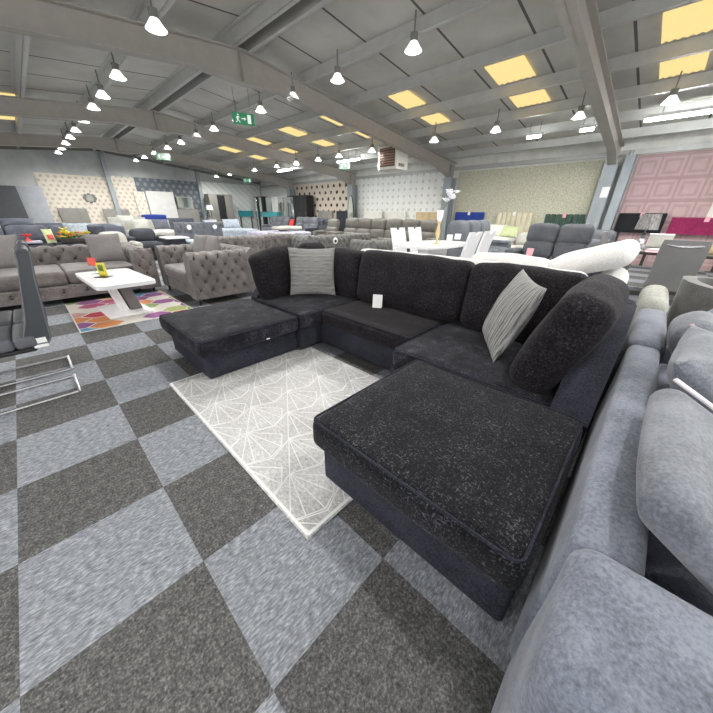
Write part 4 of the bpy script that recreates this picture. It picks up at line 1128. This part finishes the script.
MB().rbox(-.28, .28, -.3, .3, .60, .64, .012).build('tabletop', M['white'], t)
MB().rbox(-.2, .2, -.22, .22, .03, .599, .01).build('pedestal', M['darkgrey'], t)
MB().rbox(-.27, .27, -.29, .29, 0, .029, .01).build('base_plate', M['black_metal'], t)
bed('grey daybed behind the side table, before the gable wall', 'palegrey', 1.5, 1.8, (3.4, 13.6, 0), 0, True, .95, 'palegrey', .6)
pillow_on('pale pillow on the grey daybed', 'palegrey', (3.1, 14.0, .80), 0, .5, .55, .4)
pillow_on('blue-grey pillow on the grey daybed', 'navygrey', (3.75, 14.0, .80), 0, .5, .55, .4)
bed('dark bed left of the grey daybed', 'navygrey', 1.8, 1.8, (.8, 15.4, 0), 0, True, .82, 'navygrey', .6)

# ------------------------------------------------------------------ right side: dark table, lamp, grey chairs
t = thing('dining_table', 'long dark wood dining table near the pink wall', 'table', (7.35, -.35, 0))
MB().rbox(-.75, .75, -.95, .95, .71, .75, .012).build('tabletop', M['wood_dark'], t)
for sx in (-.6, .6):
    for s_y in (-.8, .8): MB().box(sx-.04, sx+.04, s_y-.04, s_y+.04, 0, .709).build('leg', M['wood_dark'], t)
t = thing('table_lamp', 'table lamp with drum-shaped crushed silver shade on the dark table', 'lamp', (7.7, .22, .751))
MB().lathe([(.10, 0), (.10, .025), (.045, .04), (.05, .10), (.03, .14), (.05, .19), (.012, .24), (.012, .32)], 20).build('lamp_stem', M['chrome'], t)
MB().lathe([(.16, .29), (.135, .54), (.13, .54), (.155, .29)], 28).build('lamp_shade', M['silver'], t)
for i, (x, y, rz, m, lab) in enumerate(((6.95, .28, .2, 'paper', 'white sheet of paper on the dark table below the silver lamp'), (6.75, -.02, .1, 'pink', 'pink card lying on the dark table edge'), (7.3, -.05, -.2, 'paper', 'white leaflet on the dark table right of the silver lamp'))):
    o = MB().box(-.17, .17, -.12, .12, 0, .003).build('paper_sheet', M[m]); o.location = (x, y, .7515); o.rotation_euler.z = rz; tag(o, lab, 'paper')
t = thing('gift_box', 'white box standing on the dark table beside the silver lamp', 'box', (7.95, -.02, .751))
MB().rbox(-.1, .1, -.16, .16, 0, .18, .008).build('box_body', M['offwhite'], t)
MB().rbox(-.104, .104, -.164, .164, .182, .22, .008).build('lid', M['paper'], t)
t = thing('snack_packet', 'golden packet on the dark table at the right edge', 'packet', (6.95, -.72, .751), 1.2)
MB().pillow(.28, .12, .1, .04, 8, T(0, 0, .06)).build('bag', M['tan'], t)
MB().pillow(.12, .08, .05, .04, 6, T(0, -.04, .06)).build('printed_label', M['orange'], t)
def grey_chair(label, loc, rz, m='leather_grey'):
    """faces -Y"""
    t = thing('dining_chair', label, 'chair', loc, rz, 'grey high-backed dining chairs')
    mb = MB()
    sec = [(.18, .42, .19), (.20, .62, .20), (.235, .82, .205), (.255, .96, .20), (.258, 1.0, .195)]
    vs = []; fs = []
    for (y, z, w) in sec: vs += [(-w, y-.022, z), (w, y-.022, z), (w, y+.022, z), (-w, y+.022, z)]
    for i in range(len(sec)-1):
        for k in range(4): fs.append((i*4+k, i*4+(k+1) % 4, i*4+4+(k+1) % 4, i*4+4+k))
    fs += [(0,1,2,3), tuple(len(sec)*4-4+k for k in range(4))]
    MB().add(vs, fs).build('backrest', M[m], t, sharp=60)
    MB().tube([(-.15, .275, .945), (-.05, .292, .93), (.05, .292, .93), (.15, .275, .945)], .009, 8).build('pull_handle', M['chrome'], t)
    MB().soft((.42, .42, .09), .035, (0, 0, .008), 4, T(0, -.03, .455)).build('seat', M[m], t)
    b = MB()
    for s in (-1, 1):
        b.tube([(s*.18, .2, .40), (s*.18, -.2, .40), (s*.18, -.22, .38), (s*.18, -.22, .03), (s*.18, -.2, .012), (s*.18, .22, .012)], .013, 8)
    b.tube([(-.193, .22, .012), (.193, .22, .012)], .013, 8)
    b.build('cantilever_base', M['chrome'], t)
    return t
g0 = grey_chair('grey leather dining chair with chrome pull handle, its back to the camera', (5.5, -.245, 0), PI/2)
g0.rotation_euler.z = PI/2
dup(g0, (5.5, -.80, 0), PI/2, 'grey leather dining chair cut by the right edge of the picture')
dup(g0, (7.12, .455, 0), 0, 'grey leather dining chair seen edge-on at the left end of the dark table')
# pale channelled sofa and brown-grey tub chair just beyond the velvet sofa
t = thing('channelled_pouffe', 'pale grey channelled rounded pouffe just beyond the blue-grey sofa', 'pouffe', (3.75, -.19, 0)); o_ = wp(t)
for k in range(5):
    MB().soft((.155, .20, .58), .077, (0, 0, .01), 4, T(3.40+k*.157, -.13, .355)).build('channel_pad', M['palegrey'], t, o_)
for x, y in ((3.42, -.09), (4.0, -.09), (3.42, -.17), (4.0, -.17)): MB().box(x-.02, x+.02, y-.02, y+.02, 0, .07).build('foot', M['black_metal'], t, o_)
t = thing('tub_chair', 'brown-grey tub chair with curved back at the right edge', 'armchair', (4.12, -.70, 0), 0)
mb = MB(); vs = []; fs = []; n = 16
for k in range(n+1):
    a = math.radians(20+250*k/n); h = .74-.12*abs(k/n-.25)
    for (r, z) in ((.40, .10), (.43, h), (.34, h), (.32, .10)): vs.append((r*math.cos(a), r*math.sin(a), z))
for k in range(n):
    for q in range(4): fs.append((k*4+q, k*4+(q+1) % 4, k*4+4+(q+1) % 4, k*4+4+q))
fs += [(0,1,2,3), tuple(n*4+q for q in range(4))]
MB().add(vs, fs).build('backrest', M['chest_dk'], t)
MB().lathe([(.28, .10), (.31, .16), (.31, .40), (.26, .44), (.001, .45)], 24).build('seat', M['chest_dk'], t)
for k in range(4):
    a = PI/4+k*PI/2; MB().tube([(.24*math.cos(a), .24*math.sin(a), 0), (.22*math.cos(a), .22*math.sin(a), .11)], .018, 8).build('leg', M['black_metal'], t)

# ------------------------------------------------------------------ world and exposure
w = bpy.data.worlds.new('world'); sc.world = w; w.use_nodes = True
w.node_tree.nodes['Background'].inputs[0].default_value = (.9, .9, .92, 1); w.node_tree.nodes['Background'].inputs[1].default_value = 2.2
sc.view_settings.view_transform = 'Standard'; sc.view_settings.look = 'None'
sc.view_settings.exposure = 0.75; sc.view_settings.gamma = 1
sc.cycles.use_denoising = True; sc.cycles.max_bounces = 6; sc.cycles.sample_clamp_indirect = 4
